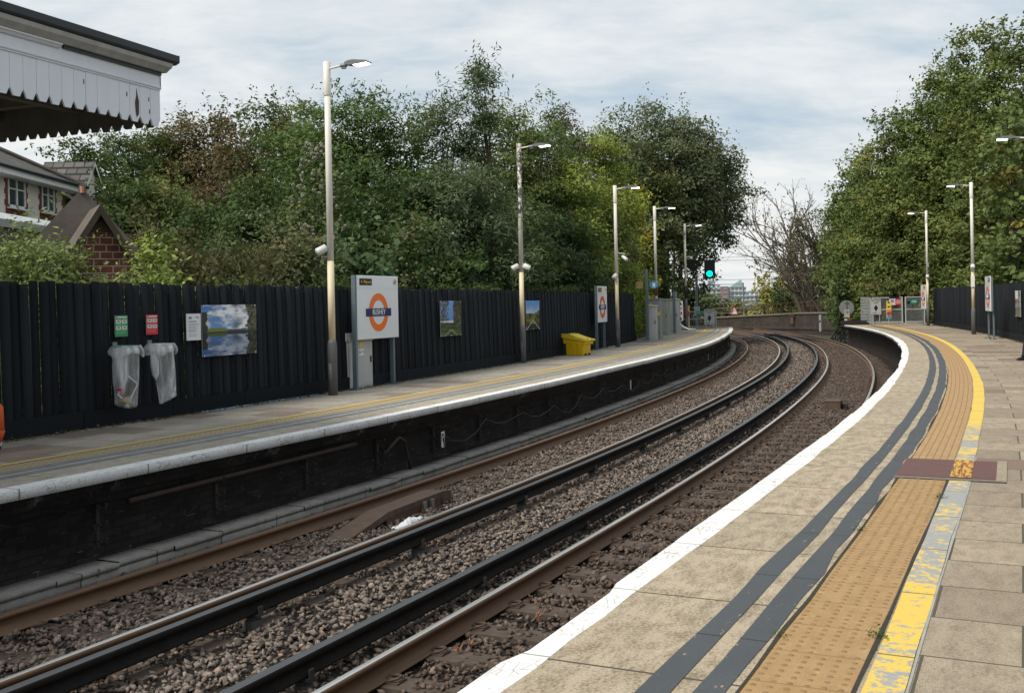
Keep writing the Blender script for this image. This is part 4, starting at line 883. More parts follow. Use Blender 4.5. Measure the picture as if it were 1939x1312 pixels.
    gate((Mx.x+.07,Mx.y,0),(C.x+.1,C.y-.1,0),0,1.5,'mesh_gate','narrow grey mesh gate with a green notice beside the near platform fence')
    # return panel of the wide gate (ladder like side)
    r=thing('ladder_panel','pale slatted side panel at the left end of the wide mesh gate','gate panel',(A.x+.22,A.y-.1,0),0); q=B()
    for k in range(17): q.box((-.22,.35,.1+k*.087),(.62,.03,.05),RZ(-1.0))
    q.build('slats',M['galv'],r); q=B(); q.box((-.03,.02,.75),(.09,.09,1.5)); q.build('panel_post',M['galv'],r)
    def plate(name,lab,s,o,z,w,h,parts,rz,d=-.06):
        r=thing(name,lab,'notice',P(s,o,z),rz)
        for (nm,x,zz,ww,hh,mm) in parts: b=B(); b.box((x,d-(.004 if nm!='plate' else 0),zz),(ww,.006,hh)); b.build(nm,M[mm],r)
        return r
    plate('notice','red and white no entry notice under a purple strip on the wide mesh gate',60.65,2.70,0,.7,.5,[('plate',-.16,1.22,.34,.36,'offwhite'),('plate',.18,1.22,.36,.38,'red'),('header',.0,1.47,.66,.07,'navy'),('symbol',-.16,1.27,.16,.16,'disc'),('text_line',.18,1.30,.28,.03,'offwhite'),('text_line',.18,1.22,.28,.03,'offwhite'),('text_line',.18,1.14,.28,.03,'offwhite'),('text_line',-.16,1.08,.26,.03,'signyellow')],-TH(60)+.1,-.09)
    plate('notice','green notice on the narrow mesh gate',60.35,3.62,0,.34,.26,[('plate',0,1.22,.36,.24,'teal'),('text_line',.02,1.26,.26,.025,'offwhite'),('text_line',.02,1.19,.26,.025,'offwhite'),('lock_box',-.28,1.17,.14,.16,'black')],-TH(60)+.1,-.09)
    g0=P(59.3,-9.3);g1=P(59.5,-7.15)
    gate(g0,g1,L,.97,'mesh_gate','pale gate closing off the end of the far platform',gap_=.11)
    plate('notice','red notice on the left end of the far platform gate',59.2,-9.1,L,.3,.3,[('plate',0,.95,.36,.55,'red'),('text_line',-.12,.95,.08,.45,'offwhite')],-TH(59)+.1)
    plate('notice','green notice on the far platform gate left of the SECTION GAP board',59.2,-8.12,L,.3,.3,[('plate',0,.83,.32,.22,'teal'),('text_line',0,.86,.24,.02,'offwhite')],-TH(59)+.1)
    # chute / feeder by cabinet
    r=thing('cable_duct','pale curved cable duct lying beside the last cabinet','cable duct',P(53.9,-9.0,L)); b=B(); b.tube([(0,0,.34),(.18,-.15,.18),(.42,-.3,.08),(.75,-.45,.05)],.06,8); b.build('duct',M['galv'],r,smooth=True)
    # round disc from behind with small signs
    c=P(63.1,.47); r=thing('round_sign','back of a round grey sign on a pole with a small white notice','round sign',(c.x,c.y,-1.1),-TH(63)+.12)
    b=B(); b.tube([(0,0,2.02),(0,.02,2.02)],.43,32); b.build('disc',M['disc'],r)
    b=B(); b.box((0,-.02,2.14),(.05,.03,.56)); b.box((0,-.02,2.30),(.26,.02,.04)); b.build('stiffener',M['steelpost'],r)
    for x in (-.10,.06): 
        b=B(); b.tube([(x,.04,0),(x,.04,2.1)],.022,8); b.build('pole',M['steelpost'],r)
    b=B(); b.box((0,-.04,1.68),(.30,.012,.46)); b.build('small_notice',M['cabinet'],r); b=B(); b.tube([(0,-.05,1.76),(0,-.056,1.76)],.09,16); b.build('notice_symbol',M['disc'],r)
    b=B(); 
    for (x,z,mm) in ((-.08,1.28,'offwhite'),(.09,1.30,'red'),(-.09,1.10,'red'),(.08,1.14,'offwhite')): 
        b=B(); b.box((x,-.05,z),(.16,.012,.17)); b.build('chequer_plate',M[mm],r)
    # platform end ramp timbers
    for k,(o,zz) in enumerate(((-.22,0),(-.05,-.03),(.2,-.05),(.45,-.06))):
        r=thing('ramp_rail','dark sloping hand rail going down from the end of the near platform','ramp rail',P(59,o,0),-TH(59),'dark rails of the ramp at the platform end'); b=B(); b.tube([(0,.02,-.05+zz),(-.10,1.3,-.10+zz),(-.35,4.6,-1.05)],.035,6); b.build('rail',M['darkwood'],r)
        for j in range(3): b=B(); y=1.2+j*1.3; b.box((-.02-j*.11,y,-.12-j*.33-.25),(.05,.05,.8-.12*j)); b.build('rail_post',M['darkwood'],r)
    c=P(61.5,.65); r=thing('timber_kerb','low black timber kerb left of the wide mesh gate','kerb',(c.x,c.y,-.02),-TH(61)); b=B(); b.box((0,0,.10),(1.5,.25,.22)); b.build('beam',M['darkwood'],r)
    # drain cover
    o=strip('drain_cover',lambda s:tL(s)-.03,lambda s:s*0+1.70,.010,7.72,8.74,M['maroon'],ds=.2); tag(o,'maroon cover plate set across the buff tactile strip and the yellow line','cover plate')
    q=strip('cover_frame',lambda s:s*0+1.70,lambda s:s*0+1.78,.009,7.66,8.8,plain('chipped_frame',(.3,.25,.18),.9,var=.5,sc=30),parent=o); 
    q=strip('cover_frame',lambda s:tL(s)-.03,lambda s:s*0+1.78,.008,7.60,7.715,plain('frame_edge',(.17,.14,.12),.9,var=.4,sc=20),parent=o)
    q=strip('worn_paint_patch',lambda s:s*0+1.345,lambda s:s*0+1.51,.0135,7.73,8.73,None or paintpatch(),parent=o,ds=.2)
    # pedestals etc in the track
    r=thing('track_box','low brown steel box between the rails of the near track','track box',P(23.9,-1.38,-1.09),-TH(24)); b=B(); b.box((0,0,.11),(.36,.62,.20)); b.box((0,0,.215),(.38,.64,.02)); b.build('box_body',M['brownbox'],r,bevel=.008); b=B(); b.box((.25,.12,.07),(.12,.30,.13)); b.build('junction',M['sootpipe'],r)
    r=thing('lineside_box','black timber cover over the conductor rail at the far curve','timber cover',P(67.2,-3.6,-1.0),-TH(67)); b=B(); b.box((0,0,.16),(.30,2.4,.34)); b.build('cover_board',M['darkwood'],r)
    # magnet ramp in the far track
    r=thing('track_ramp','long low brown steel ramp between the rails of the far track','track ramp',P(9.2,-5.0,-1.075),-TH(9.2)+.02)
    b=B(); MM=RZ(PI/2)
    b.prism([(-1.28,.03),(-1.18,.055),(-.42,.185),(.95,.195),(1.18,.17),(1.2,.0),(.96,.0),(.94,.13),(-.36,.13),(-1.1,.01),(-1.26,.0)],-.15,.15,MM); b.build('ramp_cover',M['brownbox'],r,bevel=.006)
    b=B(); b.box((.13,.3,.08),(.02,1.5,.13)); b.box((-.13,.3,.08),(.02,1.5,.13)); b.build('side_cheek',M['rust'],r)
    b=B(); b.box((.17,-.2,.015),(.03,2.9,.03)); b.box((-.17,-.2,.015),(.03,2.9,.03)); b.build('runner',M['rust'],r)
    for y in (.42,.62): b=B(); b.box((.16,y,.09),(.07,.05,.14)); b.build('lug',M['steelpost'],r)
    # white plastic bag
    V=[];F=[]; rg=np.random.default_rng(8); nx_,ny_=26,9
    for i in range(nx_):
        for j in range(ny_):
            t=i/(nx_-1); w=.10*math.sin(PI*min(1,t*1.1+.04))**.6+.01; u=j/(ny_-1)-.5
            V.append((u*2*w+.05*math.sin(t*7),-.40+t*.8,.012+max(0,(1-(2*u)**2))*(.045+.07*math.sin(PI*t)**2)+rg.normal(0,.017)))
    F=[(i*ny_+j,i*ny_+j+1,(i+1)*ny_+j+1,(i+1)*ny_+j) for i in range(nx_-1) for j in range(ny_-1)]
    me=bpy.data.meshes.new('plastic_bag'); me.from_pydata(V,[],F); me.materials.append(M['plastic_white']); 
    for p_ in me.polygons: p_.use_smooth=True
    o=ob('plastic_bag',me); o.scale=(.8,.85,.7); o.location=P(8.85,-4.60,-1.04); o.rotation_euler=(0,0,-TH(9)-.12); md=o.modifiers.new('s','SUBSURF'); md.levels=2; md.render_levels=2; tag(o,'crumpled white plastic bag lying beside the brown track ramp','plastic bag')
    # dead leaves on the track
    for k,(s,o_,sc) in enumerate(((5.05,-1.93,.042),(6.05,-1.72,.03),(5.2,-1.90,.022))):
        V=[]; n=9
        for i in range(n): a=2*PI*i/n; rr=sc*(1 if i%2 else .6); V.append((rr*math.cos(a),rr*math.sin(a),.03*math.sin(3*a)+.03*(i%2)))
        V.append((0,0,.0)); me=bpy.data.meshes.new('dead_leaf'); me.from_pydata(V,[],[(i,(i+1)%n,n) for i in range(n)]); me.materials.append(M['deadleaf']); o=ob('dead_leaf',me); o.location=P(s,o_,-1.03); o.rotation_euler=(.4,.3,k)
        tag(o,['large curled orange brown leaf beside a rail clip near the picture foot','small pinkish leaf on the ballast beside the near track rail','tiny brown leaf fragment next to the large curled leaf'][k],'leaf')
    # wall brackets
    bk=thing('cable_bracket','iron three hook cable bracket on the sooty wall','cable bracket',P(3.6,-6.52,-.62),rzL(3.6)-PI*0,'cable brackets along the far platform wall'); b=B(); b.box((0,-.02,0),(.04,.03,.44)); b.build('back_bar',M['sootiron'],bk)
    for z in (-.17,0,.17): b=B(); b.tube([(0,-.03,z+.02),(.0,-.09,z-.01),(.0,-.14,z+.0),(.0,-.155,z+.05)],[.012,.014,.014,.017],7); b.build('hook',M['sootiron'],bk)
    n=0
    labs={4:'rusty three hook bracket with a drooping cable end, left of the white marked plate'}
    for k in range(26):
        s=5.9+k*1.78; 
        if k==0: bk.location=P(s,-6.525,-.60); bk.rotation_euler=(0,0,rzL(s)); continue
        c=copy_tree(bk,P(s,-6.525,-.60),rzL(s))
    # pipe
    V=[]; r=thing('wall_pipe','rusty brown pipe running along the sooty platform wall','pipe',P(6.3,-6.50,-.40)); o0=P(6.3,-6.50,-.40); b=B(); b.tube([P(s,-6.47,-.43+.012*(s-6.3))-o0 for s in np.linspace(6.3,10.6,12)],.032,8); b.build('pipe',M['sootpipe'],r,smooth=True)
    r=thing('loose_cable','thick cable end hooked over a bracket and hanging down the wall','cable',P(11.6,-6.45,-.5)); o0=P(11.6,-6.45,-.5); b=B(); b.tube([P(11.3,-6.42,-.62)-o0,P(11.5,-6.40,-.50)-o0,P(11.75,-6.42,-.42)-o0,P(11.95,-6.44,-.50)-o0,P(12.05,-6.44,-.75)-o0,P(12.15,-6.46,-.95)-o0],.022,8); b.build('cable',M['sootpipe'],r,smooth=True)
    r=thing('wall_cable','thin black cable looping from bracket to bracket along the far platform wall','cable',P(13,-6.43,-.5)); o0=P(13,-6.43,-.5); pts=[]
    for k in range(19):
        a=13.1+k*1.78; 
        for t in (0,.25,.5,.75): pts.append(P(a+t*1.78,-6.42,-.52+(.0,-.12,-.16,-.11)[int(t*4)]*(1 if k%3 else 1.4)+.05*math.sin(k*1.7))-o0)
    b=B(); b.tube(pts,.007,5); b.build('cable',M['copper'],r,smooth=True)
    r=thing('marker_plate','small rust stained white plate on the sooty wall','marker plate',P(13.15,-6.40,-.62),rzL(13)); b=B(); b.box((.0,-.0,0),(.11,.012,.26)); b.build('plate',M['offwhite'],r,bevel=.006); b=B(); b.box((-.015,-.009,.075),(.05,.004,.04)); b.box((.0,-.009,.0),(.05,.004,.07)); b.build('worn_number',M['black'],r); b=B(); b.box((.02,-.0085,-.07),(.03,.004,.10)); b.build('rust_stain',M['rust'],r)
    for k,s in enumerate((24.7,38.3,50.0)):
        r=thing('marker_plate',['pale narrow plate on the sooty wall, nearest after the rust stained one','pale narrow plate on the sooty wall, below the second station sign','last pale narrow plate on the sooty wall where the platform curves away'][k],'marker plate',P(s,-6.47,-.62),rzL(s)); b=B(); b.box((0,0,0),(.10,.012,.24)); b.build('plate',M['cabinet'],r)
    # blue cable on the far platform at the fence foot
    r=thing('blue_cable','thin pale blue cable lying along the foot of the far fence','cable',P(10.9,-9.42,L)); o0=P(10.9,-9.42,L); b=B(); b.tube([P(s,-9.47+.03*math.sin(s*1.3)+(s-10.9)*.01,L+.012)-o0 for s in np.linspace(10.9,14.2,24)],.011,6); b.build('cable',M['bluehose'],r,smooth=True)
    # pushchair at the left edge
    r=thing('pushchair','orange pushchair with a black spoked wheel, cut off by the left edge','pushchair',(-6.17,11.9,L),.3)
    for (x,y) in ((.27,-.0),(.27,.45),(-.35,-.0),(-.35,.45)):
        b=B(); n=20; b.tube([(x,y+.0+.068*math.cos(2*PI*k/n),.08+.068*math.sin(2*PI*k/n)) for k in range(n+1)],.014,6,False); q=b.build('wheel',M['rubber'],r,smooth=True)
        b=B()
        for a in (PI/2+.3,PI/2+.3+2.09,PI/2+.3+4.19): b.tube([(x+.01,y,.08),(x+.01,y+.06*math.cos(a),.08+.06*math.sin(a))],.010,5)
        b.build('wheel_spokes',M['white'],q)
    for y in (0,.45): b=B(); b.tube([(.27,y,.10),(.05,y,.45),(-.35,y,.95)],.014,6); b.tube([(-.35,y,.10),(.0,y,.5)],.014,6); b.build('frame_tube',M['steelpost'],r)
    b=B(); b.tube([(.12,.22,.22),(.24,.22,.30),(.22,.22,.42),(.0,.22,.62),(-.22,.22,.85)],[.04,.13,.16,.18,.08],12); b.build('fabric_seat',M['orangecloth'],r,smooth=True)
    b=B(); b.tube([(.22,.22,.12),(.25,.22,.22),(.2,.22,.36)],[.10,.115,.09],12); b.build('fabric_basket',M['orangecloth'],r,smooth=True)
    # pipe marker hinges: sign reflector on fence
def paintpatch():
    n=N('paint_on_cover'); v=n.uv(); f=n.noise(n.map(v,(.5,2.2,1)),14,5,.8); n.bsdf(n.mix(n.ramp(f,[(.48,0.),(.52,1.)]),(.62,.36,.05),(.17,.06,.035)),.7); return n.m
def person():
    # figure seated on the bench just beyond the right edge, only a lower leg and shoe reach into view
    bx=12.40; by=24.55
    r=thing('bench','dark slatted bench at the right edge of the near platform','bench',(bx,by+.05,0),-.35)
    for k in range(4): b=B(); b.box((-.17+k*.115,0,.44),(.09,1.6,.035)); b.build('seat_slat',M['darkwood'],r)
    for y in (-.6,.6): 
        for x in (-.17,.17): b=B(); b.box((x,y,.21),(.05,.05,.42)); b.build('leg',M['signgrey'],r)
    J=[((.10,0,.56),.15),((.08,0,.80),.135),((.07,0,1.02),.15),((.05,0,1.17),.07),((.02,0,1.26),.06),((-.02,0,1.36),.10),((-.02,0,1.46),.085),
       ((.02,-.10,.53),.095),((-.42,-.13,.54),.075),((-.50,-.13,.30),.062),((-.56,-.13,.10),.05),((-.60,-.13,.055),.045),((-.74,-.14,.035),.032),
       ((.02,.10,.53),.095),((-.40,.14,.52),.075),((-.30,.14,.28),.06),((-.24,.14,.09),.045),((-.27,.14,.05),.045),((-.42,.15,.035),.03),
       ((.07,-.20,1.06),.065),((.02,-.24,.80),.048),((-.18,-.16,.66),.036),((-.26,-.13,.64),.03),
       ((.07,.20,1.06),.065),((.02,.24,.80),.048),((-.18,.16,.66),.036),((-.26,.13,.64),.03)]
    E=[(0,1),(1,2),(2,3),(3,4),(4,5),(5,6),(0,7),(7,8),(8,9),(9,10),(10,11),(11,12),(0,13),(13,14),(14,15),(15,16),(16,17),(17,18),(2,19),(19,20),(20,21),(21,22),(2,23),(23,24),(24,25),(25,26)]
    me=bpy.data.meshes.new('person'); me.from_pydata([j[0] for j in J],E,[]); o=ob('person',me); o.location=(bx,by,0); o.rotation_euler=(0,0,.05)
    md=o.modifiers.new('skin','SKIN'); 
    for i,j in enumerate(J): me.skin_vertices[0].data[i].radius=(j[1],j[1]); me.skin_vertices[0].data[i].use_root=(i==0)
    ss_=o.modifiers.new('sub','SUBSURF'); ss_.levels=2; ss_.render_levels=2; me.materials.append(M['navycloth']); tag(o,'seated person in dark navy trousers whose lower leg enters at the right edge','person')
    b=B(); b.tube([(-.50,-.13,.48),(-.54,-.13,.30),(-.55,-.13,.13),(-.56,-.13,.07)],[.095,.092,.10,.115],14); q=b.build('trouser_leg',M['navycloth'],o,smooth=True)
    b=B(); b.tube([(-.52,-.13,.035),(-.62,-.13,.05),(-.74,-.135,.035),(-.80,-.135,.022)],[.035,.045,.032,.014],10); q=b.build('shoe',M['black'],o,smooth=True)
    b=B(); b.tube([(-.02,0,1.42),(0,0,1.50),(.01,0,1.53)],[.115,.10,.04],14); b.build('hair',M['hair'],o,smooth=True)
def canopy():
    s0=-3.0; s1=7.67; o=-7.25; base=P(s1,o,0); th=.385
    dx=Vector((math.sin(th),math.cos(th),0)); 
    r=thing('platform_canopy','old white boarded station canopy with a toothed lower edge, top left','canopy',base,-th)
    # local: +y forward along the fascia, +x towards the track
    w=.168; zt=3.78; 
    def teeth(n,fn,mat,name,dz=0):
        b=B()
        for k in range(n):
            b.rv=random.random(); y1=-k*w; y0=y1-w+.004; zb=3.71+dz; j=random.uniform(-.006,.006); c=.042
            poly=[(y0,zb+.075),(y0+c*.45,zb+.045),(y0+c,zb+j),(y1-c,zb+j),(y1-c*.45,zb+.045),(y1,zb+.075),(y1,4.17+dz),(y0,4.17+dz)]
            V=[fn(y,z,t) for t in (0,.022+random.uniform(-.002,.002)) for (y,z) in poly]; m=8; b.add(V,[tuple(range(m))[::-1],tuple(range(m,2*m))]+[(i,i+m,(i+1)%m+m,(i+1)%m) for i in range(m)])
        return b.build(name,mat,r)
    teeth(60,lambda y,z,t:(t,y,z),M['canopywhite'],'valance_boards')
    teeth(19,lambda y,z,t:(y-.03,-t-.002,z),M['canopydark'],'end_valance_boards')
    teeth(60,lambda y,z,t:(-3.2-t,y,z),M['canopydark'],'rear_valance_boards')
    b=B(); b.box((.012,-5.0,4.265),(.03,10.0,.21)); b.build('frieze_board',M['canopywhite'],r)
    b=B(); b.tube([(.035,.0,4.165),(.035,-10,4.165)],.016,8); b.box((.02,-5,4.15),(.03,10,.03)); b.build('bead_moulding',M['canopywhite'],r,smooth=False)
    b=B(); b.prism([(.028,4.30),(.05,4.30),(.07,4.325),(.09,4.33),(.09,4.345),(.028,4.345)],-10,-1.55); b.build('lower_cornice',M['canopywhite'],r)
    b=B(); b.box((.04,-.75,4.335),(.03,1.5,.05)); b.build('cornice_gap_strip',M['gutter'],r)  # black strip drawn for the dark gap where the lower cornice is missing
    b=B(); b.prism([(.028,4.348),(.09,4.348),(.12,4.37),(.17,4.40),(.185,4.445),(.028,4.445)],-10,.05); b.build('cornice',M['oldcornice'],r)
    b=B(); b.prism([(.0,4.447),(.17,4.447),(.22,4.47),(.22,4.55),(-.2,4.56),(-.2,4.447)],-10,.12); b.build('gutter',M['gutter'],r,bevel=.005)
    b=B(); b.box((-1.7,-4.9,4.50),(3.4,10.2,.06)); b.build('roof_deck',M['gutter'],r)
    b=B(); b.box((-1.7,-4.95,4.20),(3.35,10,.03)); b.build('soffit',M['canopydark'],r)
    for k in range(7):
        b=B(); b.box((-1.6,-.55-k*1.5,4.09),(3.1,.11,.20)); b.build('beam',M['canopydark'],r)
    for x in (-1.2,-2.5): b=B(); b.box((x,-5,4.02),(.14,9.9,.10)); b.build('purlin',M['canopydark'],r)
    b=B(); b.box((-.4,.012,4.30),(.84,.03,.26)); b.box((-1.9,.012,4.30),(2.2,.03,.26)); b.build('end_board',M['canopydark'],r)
    # rot patch
    b=B(); b.prism([(-.395,3.76),(-.36,3.80),(-.355,3.95),(-.375,4.02),(-.39,4.10),(-.40,4.0),(-.42,3.93),(-.41,3.82)],.0225,.0245,Matrix(((0,1,0),(1,0,0),(0,0,1)))); b.build('rotten_patch',M['rust'],r)
    for (y,z) in ((-1.20,4.02),(-.55,4.0),(-.18,3.86),(-.19,4.0)): 
        b=B(); b.box((.0235,y,z),(.003,.012,.05)); b.build('paint_chip',M['rust'],r)
    # columns carry the canopy, out of view
    for y in (-2.5,-6.5): b=B(); b.tube([(-1.9,y,-.05),(-1.9,y,4.05)],.09,12); b.build('column',M['cream'],r)
def house():
    r=thing('house','pale rendered two storey house with brick edged windows and a tiled hip roof','house',(-13.3,31.5,-1.0),0)
    # local z = world z +1 ; wall plane x=-.0 (faces +x), extends y -9..0
    W_=M['render']; ev=6.3
    b=B(); b.box((-4,-5,ev/2),(8,10.0,ev)); b.build('wall',W_,r)
    b=B(); b.poly([(.45,.45,ev),(.45,-11,ev),(-3.6,-11,ev+2.1),(-3.6,-3.4,ev+2.1)]); b.poly([(.45,.45,ev),(-3.6,-3.4,ev+2.1),(-7.6,.45,ev)]); b.poly([(-7.9,.45,ev),(-3.6,-3.4,ev+2.1),(-3.6,-11,ev+2.1),(-7.9,-11,ev)]); b.build('roof',M['tiles'],r)
    b=B(); b.tube([(.45,.45,ev+.05),(-3.6,-3.4,ev+2.15)],.07,6); b.tube([(-3.6,-3.4,ev+2.15),(-3.6,-11,ev+2.15)],.07,6); b.build('ridge_tiles',M['capcement'],r)
    b=B(); b.box((.46,-5.2,ev-.09),(.03,11.3,.20)); b.box((-3.5,.44,ev-.09),(7.9,.03,.20)); b.box((.23,-5.2,ev-.18),(.46,11.2,.02)); b.build('eaves_board',M['white'],r)
    b=B(); b.tube([(.52,.5,ev),(.52,-11,ev)],.055,8); b.build('gutter',M['gutter'],r)
    def window(yc,z0,w,h,par=r,x=.0,quo=True):
        f=B(); t=.06
        for (dy,dz,sy,sz) in ((-w/2+t/2,h/2,t,h),(w/2-t/2,h/2,t,h),(0,t/2,w,t),(0,h-t/2,w,t),(0,h/2,t,h)): f.box((x+.015,yc+dy,z0+dz),(.05,sy,sz))
        for dy in (-w/4,w/4): f.box((x+.017,yc+dy,z0+h*.52),(.04,w/2-t,.035))
        q=f.build('window',M['white'],par); g=B(); g.box((x+.002,yc,z0+h/2),(.02,w-.04,h-.04)); g.build('pane',M['glass'],q); g=B(); g.box((x+.05,yc,z0-.03),(.14,w+.1,.05)); g.build('sill',M['white'],q)
        if quo:
            k=B()
            for i in range(int((h+.3)/.075)):
                ww=.16 if (i//2)%2 else .10
                for sgn in (-1,1): k.box((x+.008,yc+sgn*(w/2+ww/2),z0-.12+i*.075+.037),(.03,ww,.074))
            k.box((x+.008,yc,z0-.13),(.032,w+.2,.14)); k.build('brick_surround',M['quoin_brick'],q)
    window(-1.12,5.46-.05,.84,.95); window(-3.05,5.42-.05,1.0,.95)
    b=B()
    for i in range(60):
        ww=.18 if (i//2)%2 else .10; b.box((.008,-.0-ww/2,2.0+i*.075),(.03,ww,.074))
    b.build('quoins',M['quoin_brick'],r)
    # rear wing with lower roof and small gabled dormer
    b=B(); b.box((-3.3,3.0,2.9),(6,6.0,5.8)); b.build('rear_wing_wall',W_,r)
    b=B(); b.poly([(.35,6.2,5.75),(.35,.5,5.75),(-2.5,.5,7.5),(-2.5,3.4,7.5)]); b.poly([(.35,6.2,5.75),(-2.5,3.4,7.5),(-6,6.2,5.75)]); b.build('rear_wing_roof',M['tiles'],r)
    b=B(); b.box((.36,3.4,5.66),(.03,5.7,.17)); b.build('rear_eaves_board',M['white'],r)
    b=B(); b.box((.10,1.7,6.3),(.12,.5,.5)); b.prism([(1.25,6.55),(2.15,6.55),(1.7,7.15)],-.9,.16,Matrix(((0,1,0),(1,0,0),(0,0,1)))); b.build('dormer_wall',W_,r)
    b=B(); 
    for sg in (-1,1): b.add([(.28,1.7,7.27),(.28,1.7+sg*.66,6.50),(-1.3,1.7+sg*.66,6.50),(-1.3,1.7,7.27)],[(0,1,2,3)])
    b.build('dormer_roof',M['tiles'],r)
    b=B()
    for sg in (-1,1): b.add([(.29,1.7,7.25),(.29,1.7,7.12),(.29,1.7+sg*.68,6.34),(.29,1.7+sg*.68,6.48)],[(0,1,2,3)]); 
    b.build('dormer_bargeboard',M['white'],r)
    b=B(); b.box((.3,-.15,5.3),(.6,.5,.5)); b.build('porch_block',W_,r)
    # flat roof with pale flashing in front
    r=thing('flat_roof_annexe','low annexe with pale metal flashing below the house windows','annexe',(-11.2,24.5,-.9)); b=B(); b.box((-2,0,2.15),(5,6.6,4.3)); b.build('wall',M['capcement'],r); b=B(); b.prism([(.46,4.26),(.56,4.26),(.60,4.42),(.30,4.60),(-.3,4.62),(-.3,4.3)],-3.4,3.4); b.build('flashing',M['flash'],r)
    # small building with steep roofs
    r=thing('brick_outbuilding','red brick gable end with steep timber verges beyond the far fence','outbuilding',(-7.78,20.0,-.3),.52)
    hw=1.25; ap=3.86; sl=1.62; x0=hw
    wallp=[(-hw,0),(hw,0),(hw,ap-.12-hw*sl),(0,ap-.12),(-hw,ap-.12-hw*sl)]
    b=B(); b.prism(wallp,0,1.7); b.build('wall',M['red_brick'],r)
    b=B(); b.prism([(-.22,ap-.52),(.22,ap-.52),(0,ap-.16)],-.012,.0); b.build('gable_board',M['verge'],r)
    def slope(sg,y0,y1,t=.03,ov=.12): return [(0,ap),(sg*(hw+ov),ap-(hw+ov)*sl),(sg*(hw+ov),ap-(hw+ov)*sl-t*1.9),(0,ap-t*1.9)]
    for sg in (-1,1): b=B(); b.prism(slope(sg,0,0),-.16,1.8); b.build('roof_slope',M['capcement'],r)
    for sg in (-1,1): b=B(); b.prism([(0,ap-.0),(sg*(hw+.14),ap-(hw+.14)*sl),(sg*(hw+.14),ap-(hw+.14)*sl-.22),(0,ap-.2)],-.20,-.162); b.build('verge_board',M['verge'],r)
    r2=thing('cement_roofed_lean_to','steep brown cement roof with terracotta ridge, left of the brick gable','outbuilding',(-8.50,21.0,-.3),.38); ap=4.30; hw=1.7; sl=1.15
    b=B(); b.prism([(-hw,0),(hw,0),(hw,ap-hw*sl),(0,ap),(-hw,ap-hw*sl)],0,.7); b.build('roof_block',M['capcement'],r2); b=B(); b.tube([(0,-.03,ap+.02),(0,.7,ap+.02)],.07,8); b.build('ridge_tiles',M['capcement'],r2)
    b=B(); b.tube([(0,-.01,ap+.03),(0,-.01,ap-.10)],.05,6); b.build('verge_mortar',M['terracotta'],r2)
